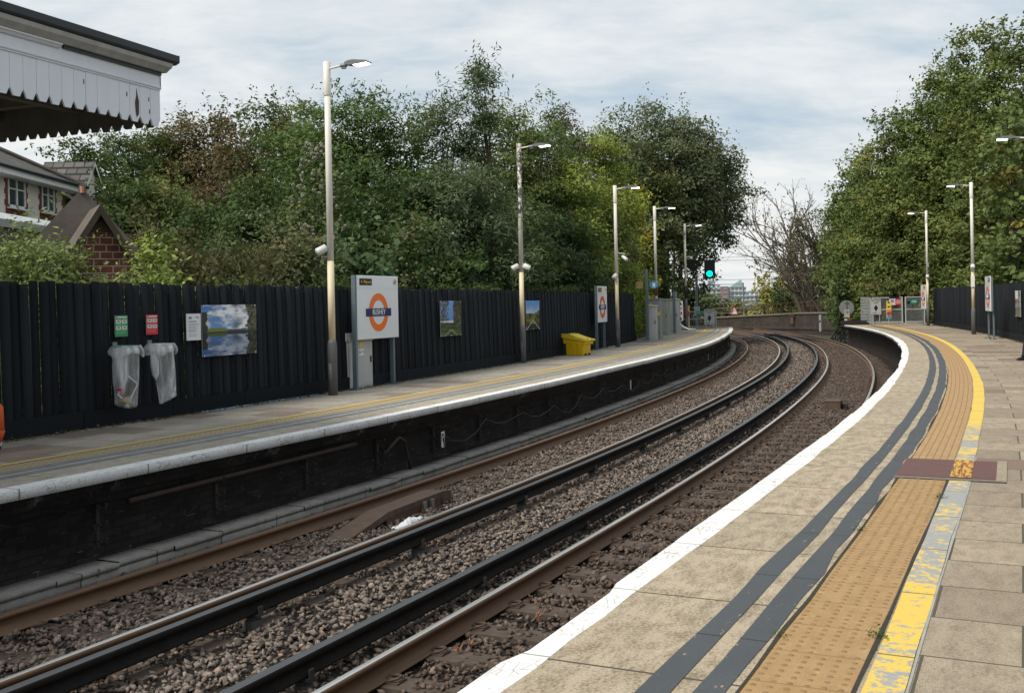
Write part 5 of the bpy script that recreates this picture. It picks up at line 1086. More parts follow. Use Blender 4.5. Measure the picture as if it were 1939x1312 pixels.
def background():
    # parapet wall across the far end
    pts=[(9.0,92.5,.02),(17.4,90.0,.08),(22.93,84.0,.40),(24.3,80.0,.44),(24.3,78.5,.44)]
    r=thing('viaduct_parapet','weathered brick parapet wall with stone coping behind the curve of the tracks','parapet wall',(pts[0][0],pts[0][1],-1.4)); o=Vector((pts[0][0],pts[0][1],-1.4))
    for (a,c) in zip(pts[:-1],pts[1:]):
        a=Vector(a);c=Vector(c); d=(c-a); n=Vector((-d.y,d.x,0)).normalized()*.35; b=B(); 
        V=[]
        for p_ in (a,c):
            for q in (0,1): V+= [Vector((p_.x,p_.y,-1.4))+n*q, Vector(p_)-Vector((0,0,.12))+n*q]
        V=[v-o for v in V]; b.add(V,[(0,4,5,1),(2,3,7,6),(1,5,7,3),(0,1,3,2),(4,6,7,5)]); b.build('wall',M['viaduct_brick'],r)
        b=B(); V=[]
        for p_ in (a,c):
            for (q,z) in ((-.25,-.12),(-.25,0),(1.2,0),(1.2,-.12)): V.append(Vector(p_)+n*q+Vector((0,0,z))-o)
        b.add(V,[(0,4,5,1),(1,5,6,2),(2,6,7,3),(0,3,7,4)]); b.build('coping',M['stonecap'],r)
        b=B(); V=[]
        for p_ in (a,c):
            for (q,z) in ((-.18,-.95),(-.18,-.78),(.1,-.72),(.1,-.95)): V.append(Vector((p_.x,p_.y,z))+n*q-Vector((o.x,o.y,o.z)))
        b.add(V,[(0,4,5,1),(1,5,6,2)]); b.build('string_course',M['viaduct_brick'],r)
    # railing on top
    pl=[(12.0,91.6,.06),(17.42,90.0,.08),(22.93,84.0,.40),(24.6,80.0,.46)]
    r=thing('parapet_railing','rusty iron railing along the top of the brick parapet','railing',(pl[0][0],pl[0][1],0)); o=Vector((pl[0][0],pl[0][1],0)); 
    tops=[.74,.80,1.22,1.38]; seg=[]
    for i in range(3): 
        a=Vector(pl[i]);c=Vector(pl[i+1]); n=int((c-a).length/.42)
        for k in range(n): t=k/n; p_=a.lerp(c,t); h=tops[i]*(1-t)+tops[i+1]*t; seg.append((p_,h))
    b=B(); b.tube([Vector((p_.x,p_.y+.2,h))-o for p_,h in seg],.028,5); b.tube([Vector((p_.x,p_.y+.2,(h+p_.z)/2+.05))-o for p_,h in seg],.022,5); b.build('rails',M['rust'],r)
    for p_,h in seg[:100]: b=B(); b.tube([Vector((p_.x,p_.y+.2,p_.z-.02))-o,Vector((p_.x,p_.y+.2,h+.02))-o],.022,5); b.build('baluster',M['rust'],r)
    # end pier + drain pipe
    r=thing('brick_pier','ivy edged brick pier at the right end of the parapet','brick pier',(24.5,78.0,-1.4)); b=B(); b.box((0,0,1.0),(1.1,1.1,2.0)); b.build('pier',M['viaduct_brick'],r); b=B(); b.box((0,0,2.05),(1.25,1.25,.12)); b.build('pier_cap',M['stonecap'],r)
    r=thing('drain_pipe','grey vertical drain pipe on the parapet wall','drain pipe',(23.3,79.9,-1.3)); b=B(); b.tube([(0,0,0.3),(0,0,1.55)],.11,8); b.build('pipe',M['pvc'],r)
    for (x,y,lab) in ((15.2,90.45,'left pinkish plate bracket on the parapet'),(22.3,84.3,'right pinkish plate bracket on the parapet')): r=thing('wall_plate',lab,'wall plate',(x,y,-.7)); b=B(); b.box((0,0,.45),(.22,.06,.50)); b.build('plate',plain('faded_pink_plate',(.17,.10,.09),.8),r); b=B(); b.box((0,-.04,.9),(.4,.1,.16)); b.build('plate_head',M['rust'],r)
    # signal
    r=thing('railway_signal','railway signal showing green on a grey post at the end of the far platform','railway signal',(11.16,62.0,-.98),-.10); r.scale=(.886,.886,.886)
    b=B(); b.tube([(-.35,0,0),(-.35,0,4.4)],.085,10); b.build('post',M['steelpost'],r)
    b=B(); b.box((.52,-.12,4.86),(.70,.20,1.24)); b.build('signal_head',M['black'],r,bevel=.06)
    b=B(); b.box((-.36,-.10,4.86),(1.06,.04,1.24)); 
    b=B()
    for (x,z,w,h) in ((-.35,5.47,1.25,.05),(-.35,4.27,1.25,.05),(-.94,4.87,.05,1.2),(-.35,5.15,1.2,.03)): b.box((x,-.08,z),(w,.05,h))
    b.build('back_frame',M['black'],r)
    b=B(); b.box((-.55,-.07,5.32),(.72,.02,.26)); b.box((-.6,-.07,4.95),(.62,.02,.34)); b.build('back_plate',M['black'],r)
    b=B(); b.tube([(.50,-.235,4.56),(.50,-.245,4.56)],.19,20); b.build('green_aspect',M['greenlit'],r); b=B(); b.tube([(.74,-.235,4.38),(.74,-.245,4.38)],.04,10); b.build('small_reflector',M['white'],r)
    b=B(); b.box((-.35,-.14,2.12),(.36,.16,.62)); b.build('phone_box',M['cabinet'],r)
    # triangular warning sign and distant things
    r=thing('warning_triangle','small red and white triangular sign by the parapet railing','warning sign',(19.25,91.6,-.72)); r.scale=(.85,.85,.85); b=B(); b.add([(-.42,0,1.12),(.42,0,1.12),(0,0,1.95)],[(0,1,2)]); b.build('triangle',M['white'],r); b=B()
    for a,c in (((-.42,1.12),(.42,1.12)),((.42,1.12),(0,1.95)),((0,1.95),(-.42,1.12))): b.tube([(a[0],-.01,a[1]),(c[0],-.01,c[1])],.04,4)
    b.build('red_border',M['red'],r); b=B(); b.tube([(0,.03,0),(0,.03,1.2)],.03,6); b.build('post',M['steelpost'],r)
    # apartments
    def block(lab,x,y,w,d,z0,z1,floors,bays,wm,gm,bm='fr',balc=True,roofx=None):
        r=thing('apartment_block',lab,'apartment block',(x,y,z0)); H=z1-z0
        b=B(); b.box((0,0,H/2),(w,d,H)); b.build('wall',M[wm],r)
        fh=H/floors
        for i in range(floors):
            for k in range(bays):
                ww=w/bays*.62; b=B(); b.box((-w/2+(k+.5)*w/bays,-d/2-.03,fh*i+fh*.55),(ww,.1,fh*.62)); b.build('window',M[gm],r)
            if balc: b=B(); b.box((0,-d/2-.7,fh*i+fh*.12),(w*.96,1.5,.22)); b.box((0,-d/2-1.42,fh*i+fh*.40),(w*.94,.05,.08)); b.build('balcony',M[bm],r)
        b=B(); b.box((0,0,H+.15),(w+.8,d+.8,.3)); b.build('roof',M['fr'],r); return r
    block('white block of flats with long balconies left of the maroon tower, far beyond the viaduct',131,712,17,12,-9,11.5,7,6,'fr','fg')
    block('narrow maroon stair tower between the white blocks of flats',141.6,705,4.5,8,-9,10,7,1,'fm','fg',balc=False)
    block('white block of flats with a green glazed gable roof right of the maroon tower',150,711,13,12,-9,9.5,6,5,'fr','fg')
    block('low orange red brick block with a white flat roof in front of the white flats',138.5,690,9,8,-9,-1.0,3,2,'far_red_brick','fg',balc=False)
    block('brown roofed pale block at the right end of the distant flats',163,730,18,12,-9,6.5,5,6,'fr','fg')
    r=thing('glazed_gable','teal glazed gable standing on the roof of the right white block','glazed gable',(150.5,704,9.8)); b=B(); b.prism([(-5,0),(4.2,0),(2.4,4.8)],0,5); b.build('glazing',M['fgreen'],r)
    r=thing('lift_housing','small grey plant box on the roof of the left white block','plant room',(134,709,11.8)); b=B(); b.box((0,0,1.2),(4.5,4,2.4)); b.build('box',M['fg'],r)
    # overhead wires with masts
    for (z,y) in ((9.0,150),(7.5,150),(7.1,151),(4.3,149)):
        o=bpy.data.meshes.new('overhead_wire'); b=B(); b.tube([(-5,y,z+.1),(35,y,z),(75,y,z+.1)],.028,4); w=b.build('overhead_wire',M['steelpost']); tag(w,{9.0:'highest overhead wire crossing the gap of sky',7.5:'upper one of the close pair of overhead wires',7.1:'lower one of the close pair of overhead wires',4.3:'lowest overhead wire, just above the distant flats'}[z],'overhead wire','overhead wires across the gap of sky')
    for x in (-4.5,74): r=thing('overhead_line_mast','steel mast carrying the overhead wires, hidden behind the trees' if x<0 else 'steel mast carrying the overhead wires, beyond the right hand trees','mast',(x,150.2,-9)); b=B(); b.box((0,0,9.5),(.3,.3,19)); b.build('mast',M['steelpost'],r)
    # lattice of horizontal bars in front of the flats (gantry)
    r=thing('line_gantry','grey gantry of parallel horizontal bars in front of the distant flats','gantry',(25.6,145,-9)); 
    for k,z in enumerate((3.6,2.9,2.35,1.7,1.0,.3,-.35)): b=B(); b.tube([(-.6,0,z+9),(6.2,0,z+9)],.045,5); b.build('bar',M['steelpost'],r)
    for x in (-.6,6.2): b=B(); b.box((x,.1,6.4),(.16,.16,12.8)); b.build('upright',M['steelpost'],r)
# ------------------------------------------------------------------ vegetation
PAL={ # (dark, light, odd) leaf colours, size, aspect
'dark':((.022,.042,.014),(.060,.095,.030),(.10,.085,.03),.15,.5),
'dark2':((.020,.034,.014),(.058,.082,.032),(.09,.075,.03),.20,.55),
'olive':((.045,.060,.018),(.105,.125,.040),(.13,.10,.04),.15,.5),
'russet':((.050,.042,.022),(.115,.088,.045),(.13,.07,.04),.15,.55),
'ash':((.032,.060,.018),(.080,.125,.040),(.12,.13,.04),.17,.34),
'willow':((.034,.055,.026),(.085,.115,.060),(.12,.12,.05),.18,.26),
'brown':((.055,.048,.028),(.12,.10,.06),(.13,.08,.05),.13,.5),
'lime':((.090,.125,.022),(.190,.230,.050),(.18,.16,.04),.17,.42),
'yellow':((.16,.17,.02),(.34,.33,.05),(.36,.28,.05),.20,.5),
'grey':((.048,.064,.032),(.120,.140,.074),(.12,.10,.05),.21,.5),
'conifer':((.014,.028,.012),(.032,.052,.022),(.03,.05,.02),.15,.25),
'green':((.045,.066,.018),(.120,.150,.045),(.18,.16,.04),.24,.55),
'sycr':((.045,.070,.020),(.120,.150,.050),(.22,.14,.03),.27,.8),
'syc':((.040,.070,.030),(.100,.145,.065),(.12,.14,.05),.20,.85),
'clem':((.035,.060,.018),(.085,.125,.040),(.12,.13,.05),.11,.7),
'ivy':((.025,.045,.016),(.075,.100,.040),(.13,.12,.05),.11,.8),
'bramble':((.030,.045,.018),(.085,.100,.040),(.14,.10,.05),.11,.65),
'elder':((.065,.090,.026),(.160,.195,.065),(.18,.17,.06),.11,.42),
'elderb':((.085,.12,.028),(.215,.265,.070),(.22,.22,.06),.13,.45),
'birch':((.12,.12,.03),(.26,.24,.07),(.28,.22,.06),.32,.5),
}
_fs=np.arange(-4,75,.5); _lx,_ly=XY(_fs,-9.74); _rx,_ry=XY(_fs,4.05); _sx,_sy=XY(_fs,-7.0)
def clearof(W):
    x,y,z=W.T; lx=np.interp(y,_ly,_lx)-np.where((y>42)&(y<58),.45,0); rx=np.interp(y,_ry,_rx); sx=np.interp(y,_sy,_sx); mid=(lx+rx)/2
    over=np.where(z>2.1,.55,0.)+np.where((z>4.3)&(y>44),2.6,0.); bad=(x<mid)&(x>lx+over)&(y<60.5); bad|=(x>mid)&(x<rx-over-np.where(z>3.5,1.0,0))&(y<60)
    bad|=(y>=57)&(y<63.6)&(x<mid)&(x>lx)&(z<4.4); return ~bad
def leaves(C,Nn,size,asp,col,rg):
    """kite shaped leaves: centres, normals -> V,F,colours"""
    n=len(C); a=rg.normal(size=(n,3)); u=np.cross(Nn,a); u/=np.linalg.norm(u,axis=1,keepdims=True)+1e-9; v=np.cross(Nn,u)
    s=size[:,None]; V=np.stack([C-u*s*.5,C+v*s*asp*.5-u*s*.05,C+u*s*.5-Nn*s*.12,C-v*s*asp*.5-u*s*.05],1)
    return V.reshape(-1,3),(np.arange(n)[:,None]*4+np.arange(4)[None]),np.repeat(col,4,axis=0)
def branches(root,base,pts,rg,mat,r0,name='trunk'):
    b=B(); top=max(p[2] for p in pts) if len(pts) else base[2]+2
    hgt=top-base[2]; kx=rg.normal(0,.12); ky=rg.normal(0,.12); trunk=[Vector((kx*math.sin(t*3)*hgt*.15,ky*math.sin(t*2.3)*hgt*.15,hgt*.86*t)) for t in np.linspace(0,1,8)]
    b.tube(trunk,[r0*(1-.86*t) for t in np.linspace(0,1,8)],8)
    for p in pts:
        q=Vector(p)-Vector(base); t=max(.12,min(.8,(q.z/hgt)*.62)); i=t*7; a=trunk[int(i)].lerp(trunk[min(7,int(i)+1)],i-int(i)); m=a.lerp(q,.5)+Vector((0,0,.10*(q-a).length))
        b.tube([a,m,q],[r0*(1-.8*t)*.42,r0*.2*(1-.5*t),.008],5,False)
    return b.build(name,mat,root,smooth=True)
def tree(kind,x,y,zt,R,zb,label,cat='tree',name='tree',grp=None,z0=-.12,dens=1.0,seed=0,near=False,rmul=1.35,barkm='bark'):
    rg=np.random.default_rng(seed); dk,lt,odd,ls,asp=[np.array(a) if isinstance(a,tuple) else a for a in PAL[kind]]
    ox=2.9 if (zb is not None and zb>4) else 0; root=thing(name,label,cat,(x-ox,y,z0),0,grp); dens=dens*(.55 if kind=='grey' else 1); zb=(z0+.15 if zb is None else zb); H=zt-zb; R=R*rmul
    # clump centres in an uneven envelope made of lobes
    nl=max(7,int(H*1.5+R*2)); lobes=[]
    for i in range(nl):
        t=(i+.5)/nl; env=math.sin(PI*min(1,(.2+.72*t)))**.5*(1.0 if t<.8 else 1-.35*((t-.8)/.2)**1.5); a=i*2.4+rg.uniform(0,.8); rr=R*env*rg.uniform(.25,.55)
        lobes.append((rr*math.cos(a),rr*math.sin(a),zb+H*t*.97,R*env*rg.uniform(.55,.85),max(.55,H/nl*rg.uniform(1.3,2.1))))
    lobes=[(l[0]+ox,l[1],min(l[2],zt-l[4]),l[3],l[4]) for l in lobes]; x=x-ox
    px=1056/max(y,8); ls2=max(ls,3.6/px if not near else ls)
    CC=[];NN=[];SS=[];COLS=[]
    tips=[]
    for (lx,ly,lz,lr,lh) in lobes:
        area=4*PI*lr*max(lr,lh)*.8; nc=max(7,int(area*1.05)); 
        d=rg.normal(size=(nc,3)); d[:,2]+=.15; d/=np.linalg.norm(d,axis=1,keepdims=True)
        k=d[:,1]<.55; d=d[k|(rg.random(nc)<.4)]; nc=len(d)
        c=np.array([lx,ly,lz])+d*np.array([lr,lr,lh])*rg.uniform(.5,1.06,(nc,1)); tips.append((lx+x,ly+y,lz))
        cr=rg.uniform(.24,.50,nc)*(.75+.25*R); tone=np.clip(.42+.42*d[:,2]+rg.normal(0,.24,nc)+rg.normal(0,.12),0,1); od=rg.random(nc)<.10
        for j in range(nc):
            m=int(dens*1.35*cr[j]**2*3.1/(ls2*ls2*asp)*1.25)+4; m=min(m,190)
            g=rg.normal(size=(m,3))*np.array([1,1,.55])*cr[j]*.62; 
            CC.append(c[j]+g); nn=d[j]*.55+np.array([0,-.12,.65])+rg.normal(0,.55,(m,3)); NN.append(nn/np.linalg.norm(nn,axis=1,keepdims=True)); SS.append(ls2*rg.uniform(.6,1.3,m))
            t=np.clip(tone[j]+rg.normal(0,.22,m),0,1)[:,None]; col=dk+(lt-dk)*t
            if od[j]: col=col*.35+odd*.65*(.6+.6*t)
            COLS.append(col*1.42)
    # ragged shoots at the top and sides
    ns=int(6+R*7)
    for i in range(ns):
        l=lobes[rg.integers(len(lobes)//2,len(lobes))]; d=rg.normal(size=3); d[2]=abs(d[2])+.9; d/=np.linalg.norm(d); L=rg.uniform(.35,.95)*(.6+.3*R); p=np.array(l[:3])+d*np.array([l[3],l[3],l[4]])*.9
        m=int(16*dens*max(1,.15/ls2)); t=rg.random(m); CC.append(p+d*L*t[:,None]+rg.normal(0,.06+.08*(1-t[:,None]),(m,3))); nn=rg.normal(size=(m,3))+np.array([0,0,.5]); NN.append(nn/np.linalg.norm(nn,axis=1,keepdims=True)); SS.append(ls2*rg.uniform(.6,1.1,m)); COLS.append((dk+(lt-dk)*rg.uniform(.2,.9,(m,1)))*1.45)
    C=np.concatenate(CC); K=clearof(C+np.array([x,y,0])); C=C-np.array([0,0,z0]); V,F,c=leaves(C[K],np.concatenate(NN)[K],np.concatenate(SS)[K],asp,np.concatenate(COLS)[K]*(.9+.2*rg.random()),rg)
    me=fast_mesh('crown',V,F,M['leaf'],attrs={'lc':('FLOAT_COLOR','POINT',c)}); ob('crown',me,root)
    global NLEAF; NLEAF+=len(F)
    branches(root,(x,y,z0),tips,rg,M[barkm],.05+.018*H)
    return root
NLEAF=0
def fluff(root,pts,rad,col,rg,name='seed_heads'):
    """pale fluffy seed heads: little tufts of short blades"""
    C=[];Nn=[];S=[]
    for p in pts:
        d=rg.normal(size=(26,3)); d/=np.linalg.norm(d,axis=1,keepdims=True); C.append(np.array(p)+d*rad*rg.uniform(.4,1,(26,1))); Nn.append(d); S.append(np.full(26,rad*.9))
    V,F,c=leaves(np.concatenate(C),np.concatenate(Nn),np.concatenate(S),.8,np.tile(np.array(col),(len(pts)*26,1))*rg.uniform(.75,1.15,(len(pts)*26,1)),rg)
    ob(name,fast_mesh(name,V,F,M['leaf'],attrs={'lc':('FLOAT_COLOR','POINT',c)}),root)
def bare_tree(x,y,z0,zt,R,label,seed,leafy=.25,name='bare_tree',fork=7,grp=None,bm='barkpale',maxn=9000):
    rg=np.random.default_rng(seed); root=thing(name,label,'tree',(x,y,z0),0,grp); b=B(); tips=[]; cnt=[0]
    H=zt-z0
    def grow(p,d,L,r,lev):
        cnt[0]+=1
        if cnt[0]>1500: return
        n=4; pts=[p]; q=p; dd=d
        for i in range(n): dd=(dd+Vector(rg.normal(0,.10,3))+Vector((0,0,.05))).normalized(); q=q+dd*(L/n); pts.append(q)
        b.tube(pts,[r*(1-.45*i/n) for i in range(n+1)],6 if lev<2 else 4,False)
        if lev>=4 or r<.006: tips.extend(pts[1:]); return
        for k in range(3):
            t=rg.uniform(.4,1); a=pts[int(t*n)]; nd=(dd*1.0+Vector(rg.normal(0,.42,3))).normalized()
            grow(a,nd,L*rg.uniform(.55,.78),r*.55,lev+1)
    for k in range(fork):
        a=2*PI*k/fork+rg.uniform(-.3,.3); sp=rg.uniform(.08,.85)*R/H*1.5
        grow(Vector((math.cos(a)*.15,math.sin(a)*.15,0)),Vector((math.cos(a)*sp,math.sin(a)*sp*.7,1)).normalized(),H*rg.uniform(.42,.54),.018*H*rg.uniform(.6,1),0)
    b.build('branches',M[bm],root,smooth=True)
    if leafy>0:
        T=np.array([tuple(t) for t in tips]); n=int(len(T)*leafy*9); C=T[rg.integers(0,len(T),n)]+rg.normal(0,.16,(n,3)); nn=rg.normal(size=(n,3)); nn/=np.linalg.norm(nn,axis=1,keepdims=True)
        V,F,c=leaves(C,nn,rg.uniform(.12,.26,n)*(y/80 if y>50 else .6),.6,np.array([.05,.055,.02])+rg.random((n,1))*np.array([.07,.06,.03]),rg); ob('crown',fast_mesh('crown',V,F,M['leaf'],attrs={'lc':('FLOAT_COLOR','POINT',c)}),root)
    return root
LT=[
('dark',-14.6,36.0,7.46,0.90,None),('dark',-14.0,38.0,8.06,0.91,None),('olive',-13.4,40.0,8.50,0.96,None),('russet',-12.7,41.0,9.10,0.98,None),('russet',-11.2,40.0,9.14,0.90,None),('olive',-11.0,33.0,5.79,0.99,None),('dark',-11.7,32.0,5.69,0.80,None),('russet',-9.6,36.0,7.57,0.90,None),('dark',-8.6,38.0,9.06,0.95,None),('russet',-7.2,37.0,8.61,0.83,None),('ash',-6.4,32.0,7.15,0.88,None),('ash',-6.2,34.0,8.41,0.76,None),('ash',-4.9,33.0,8.32,0.79,None),('ash',-4.0,33.0,7.89,0.74,None),('ash',-3.2,34.0,7.98,0.76,None),('willow',-1.9,33.0,8.09,0.82,None),('willow',-0.8,33.0,9.42,0.53,None),('willow',-1.2,29.0,5.26,1.01,None),('olive',0.1,38.0,8.81,0.95,None),('ash',1.1,40.0,8.96,1.00,None),('brown',2.4,44.0,9.45,0.62,None),('lime',3.7,43.0,8.45,1.18,None),('olive',5.7,47.0,9.07,1.41,None),('grey',5.7,56.0,11.79,1.68,None),('grey',7.9,58.0,12.61,1.88,None),('grey',10.1,60.0,12.23,1.86,5.6),('grey',11.9,62.0,10.91,1.55,5.6),('dark2',10.6,66.0,7.25,1.2,None),('dark2',7.7,56.0,8.23,1.4,None),('yellow',4.95,42.5,6.35,0.75,None),('dark2',7.2,54.0,5.31,1.21,None),('conifer',1.3,36.0,4.66,1.26,None),('dark',-0.1,33.0,4.76,0.82,None),('olive',3.0,41.0,5.48,1.13,None),('lime',4.5,44.0,4.86,0.99,None),('dark',-3.8,29.0,5.17,0.87,None),('dark',-7.3,30.0,5.35,0.90,None),('dark',-9.1,31.0,4.74,0.85,None),('dark',-2.6,30.0,5.26,0.82,None),]
LS=[
('clem',-4.7,26.0,5.62,0.78,None),('bramble',-5.5,24.0,3.81,0.90,None),('bramble',-4.4,22.5,3.26,0.56,None),('syc',-3.3,24.0,3.40,0.74,None),('ivy',-2.5,26.0,3.80,0.81,None),('dark',-4.1,27.0,4.25,0.81,None),('elder',-7.9,17.0,2.92,0.47,None),('elder',-7.7,18.0,2.75,0.36,None),('elder',-7.2,16.5,2.3,0.41,None),('elder',-6.55,17.5,2.15,0.34,None),('elderb',-6.45,19.0,2.9,0.20,None),('elderb',-6.0,18.0,2.15,0.30,None),('bramble',-6.0,22.0,2.81,0.55,None),('dark',-1.3,27.0,2.98,0.67,None),('dark',-0.1,30.0,2.97,0.75,None),('dark',2.2,36.0,3.21,1.08,None),('dark',4.5,42.0,3.03,0.94,None),('dark2',9.1,60.0,3.91,1.20,None),('dark2',10.9,66.0,2.48,0.82,None),]
RT=[
('green',24.2,74.0,11.24,1.55,None),('green',24.3,72.0,12.04,1.51,None),('green',24.7,68.0,13.64,1.63,None),('green',25.5,66.0,14.08,1.48,None),('green',26.1,64.0,15.91,1.54,None),('green',25.9,60.0,16.48,1.56,None),('green',25.8,56.0,15.96,1.54,None),('green',24.4,50.0,14.31,1.12,None),('green',23.7,76.0,8.49,1.22,None),('green',22.9,70.0,6.52,1.57,None),('green',23.6,66.0,9.16,1.72,None),('green',24.0,62.0,9.91,1.70,None),('green',24.2,58.0,10.20,1.59,None),('olive',23.5,60.0,5.73,1.80,None),('green',22.4,50.0,9.48,1.25,None),('sycr',21.2,44.0,9.60,1.06,None),('sycr',19.2,40.0,4.27,1.00,None),('green',22.2,52.0,5.14,1.43,None),('green',23.1,64.0,4.13,1.60,None),('dark2',23.4,70.0,4.76,1.12,None),('green',20.7,46.0,3.32,0.92,None),('dark2',23.1,60.0,3.34,1.35,None),]
FT=[
('birch',27.5,115.0,3.88,1.44,None),('birch',28.4,112.0,4.52,1.12,None),('olive',27.1,100.0,4.36,1.60,None),('olive',28.1,95.0,5.50,1.90,None),('dark2',26.5,84.0,4.17,1.26,None),('dark2',25.0,98.0,2.28,1.22,None),('olive',28.2,150.0,2.12,1.87,None),('olive',31.5,150.0,1.15,1.87,None),]
NAMES={'dark':'dark green','dark2':'very dark green','olive':'olive green','russet':'brownish russet','ash':'mid green feathery','willow':'grey green narrow leaved','brown':'brown tinged thin','lime':'yellow green','yellow':'bright yellow','grey':'tall grey green open','conifer':'blackish dense conifer like','green':'rich green','sycr':'broad leaved green','syc':'broad leaved','clem':'seed head covered','ivy':'ivy clad domed','bramble':'bramble tangled','elder':'light green leafy','elderb':'bright lime green','birch':'pale yellow green weeping'}
def side(x,y): return x/y
LMARK=[(-.42,'behind the brick gable'),(-.36,'just right of the brick gable'),(-.31,'behind the two plastic sacks'),(-.26,'above the lake poster'),(-.205,'left of the tallest lamp post'),(-.165,'behind the tallest lamp post'),(-.12,'behind the big station sign'),(-.08,'right of the big station sign'),(-.03,'above the park poster'),(.01,'behind the flaking lamp post'),(.05,'above the yellow grit bin'),(.085,'left of the second station sign'),(.11,'behind the camera lamp post'),(.145,'behind the grey cabinets'),(.18,'behind the black and cream lamp post'),(.22,'over the green signal'),(.30,'beyond the parapet railing'),(.345,'above the round grey sign'),(.37,'above the wide mesh gate'),(.40,'behind the farthest lamp post'),(.44,'behind the near platform lamp post with the speaker'),(9,'above the poster on the near platform fence')]
used={}
def lab(kind,x,y,zt,what):
    t=x/y; m=[b for a,b in LMARK if t<a][0]; sz='towering' if zt>13 else 'tall' if zt>8.3 else 'medium' if zt>5 else 'low'
    l='%s %s %s %s'%(sz,NAMES[kind],what,m)
    n=used.get(l,0); used[l]=n+1
    if n: 
        l2=l+[', set farther back',', tucked in front',', half hidden',', in the gap'][min(n-1,3)]
        l=l2
    return l
def clear(e,lim,sg):
    k,x,y,zt,R,zb=e
    for _ in range(60):
        if y>58 and sg<0: break
        j=int(np.argmin((_x-x)**2+(_z-y)**2)); o=(x-_x[j])*math.cos(_th[j])-(y-_z[j])*math.sin(_th[j])
        if (o-lim)*sg>R*1.25 or (sg>0 and y>62): break
        f=1.02; x*=f; y*=f; zt=1.54+(zt-1.54)*f; R*=f; zb=None if zb is None else 1.54+(zb-1.54)*f
    return (k,round(x,2),round(y,2),round(zt,2),round(R,2),zb)
def vegetation():
    sd=100
    LT.extend([('lime',2.2,38.5,6.9,.85,None),('lime',3.3,41.0,6.4,.8,None),('dark2',12.8,66.0,7.0,.9,5.0),('grey',13.0,66.0,10.2,1.2,6.6)])
    for L_ in (LT,LS):
        for i,e in enumerate(L_): L_[i]=clear(e,-10.0,-1)
    for i,e in enumerate(RT): RT[i]=clear(e,4.3,1)
    for (k,x,y,zt,R,zb) in LT:
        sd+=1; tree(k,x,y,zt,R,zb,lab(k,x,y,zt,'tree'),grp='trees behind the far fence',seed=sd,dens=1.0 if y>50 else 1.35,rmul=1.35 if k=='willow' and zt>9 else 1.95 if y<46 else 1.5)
    for (k,x,y,zt,R,zb) in LS:
        sd+=1; r=tree(k,x,y,zt,R,zb,lab(k,x,y,zt,'bush'),'bush','bush','bushes behind the far fence',seed=sd,near=True,dens=.8 if k.startswith('elder') else 1.0,rmul=1.2)
        rg=np.random.default_rng(sd)
        if k in('clem','bramble','ivy'):
            n={'clem':150,'bramble':45,'ivy':26}[k]; a=rg.uniform(-2.4,-.6,n); h=rg.uniform(.30 if k=='clem' else .1,1.0,n)**.7; P_=[]
            for i in range(n):
                rr=R*1.30*math.sin(PI*min(1,.16+.80*h[i]))**.5*rg.uniform(.85,1.02); P_.append((rr*math.cos(a[i]),rr*math.sin(a[i]),(zt+.12)*h[i]*.99))
            fluff(r,P_,.055 if k=='clem' else .035,(.34,.33,.27),rg)
    sd=300
    for (k,x,y,zt,R,zb) in RT:
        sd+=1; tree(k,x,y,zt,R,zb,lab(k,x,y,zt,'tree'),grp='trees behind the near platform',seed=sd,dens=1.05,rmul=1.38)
    for (k,x,y,zt,R,zb) in FT:
        sd+=1; tree(k,x,y,zt,R,zb,lab(k,x,y,zt,'tree'),grp='trees beyond the viaduct parapet',seed=sd,z0=-3,rmul=1.3)
    bare_tree(24.7,88,-1.2,12.2,4.6,'nearly bare many stemmed tree against the sky right of the distant flats',5,leafy=.05,fork=7)
    bare_tree(26.0,86,-1.2,10.5,3.6,'thin half bare tree leaning left of the right hand trees',8,leafy=.2,fork=6)
    bare_tree(-6.9,21.5,-.1,3.6,.9,'dry leafless shrub with pale upright stems above the lake poster',12,leafy=.25,name='dry_shrub',fork=5,bm='twig')
    bare_tree(-6.1,21.8,-.1,3.3,.8,'dry stemmed bush right of the pale leafless shrub',13,leafy=.3,name='dry_shrub',fork=5,bm='twig')
    # ivy covered mass left of the gate
    tree('ivy',21.0,67.5,3.0,.85,-1.0,'ivy covered column of greenery between the round sign and the wide mesh gate','bush','bush',seed=901,z0=-1.2,rmul=1.0)
    # twigs and weeds
    rg=np.random.default_rng(77); C=[]
    def weeds(name,label,pos,size,n,col,kind=None):
        r=thing(name,label,'weed',pos); c=rg.normal(0,size*.45,(n,3)); c[:,2]=np.abs(c[:,2])*.7+.005; nn=rg.normal(size=(n,3))+np.array([0,0,.8]); nn/=np.linalg.norm(nn,axis=1,keepdims=True)
        V,F,cc=leaves(c,nn,rg.uniform(.35,.8,n)*size*.5,.5,np.array(col)*rg.uniform(.6,1.5,(n,1)),rg); ob('foliage',fast_mesh('foliage',V,F,M['leaf'],attrs={'lc':('FLOAT_COLOR','POINT',cc)}),r)
    weeds('weed','small green weed in the joint between dark band and buff slabs, middle distance',P(5.4,float(tL(5.4)),.003),.045,60,(.05,.09,.02))
    weeds('weed','small weed at the left edge of the buff slabs nearest the camera',P(3.0,float(tL(3.0)),.003),.035,45,(.06,.10,.02))
    weeds('weed','leafy weed between the buff slabs and the yellow line, lowest in the picture',P(3.15,float(tR(3.15))+.015,.003),.05,70,(.045,.085,.02))
    weeds('weed','weed patch beside the yellow line just before the maroon plate',P(6.75,float(tR(6.75))+.01,.003),.045,60,(.045,.08,.02))
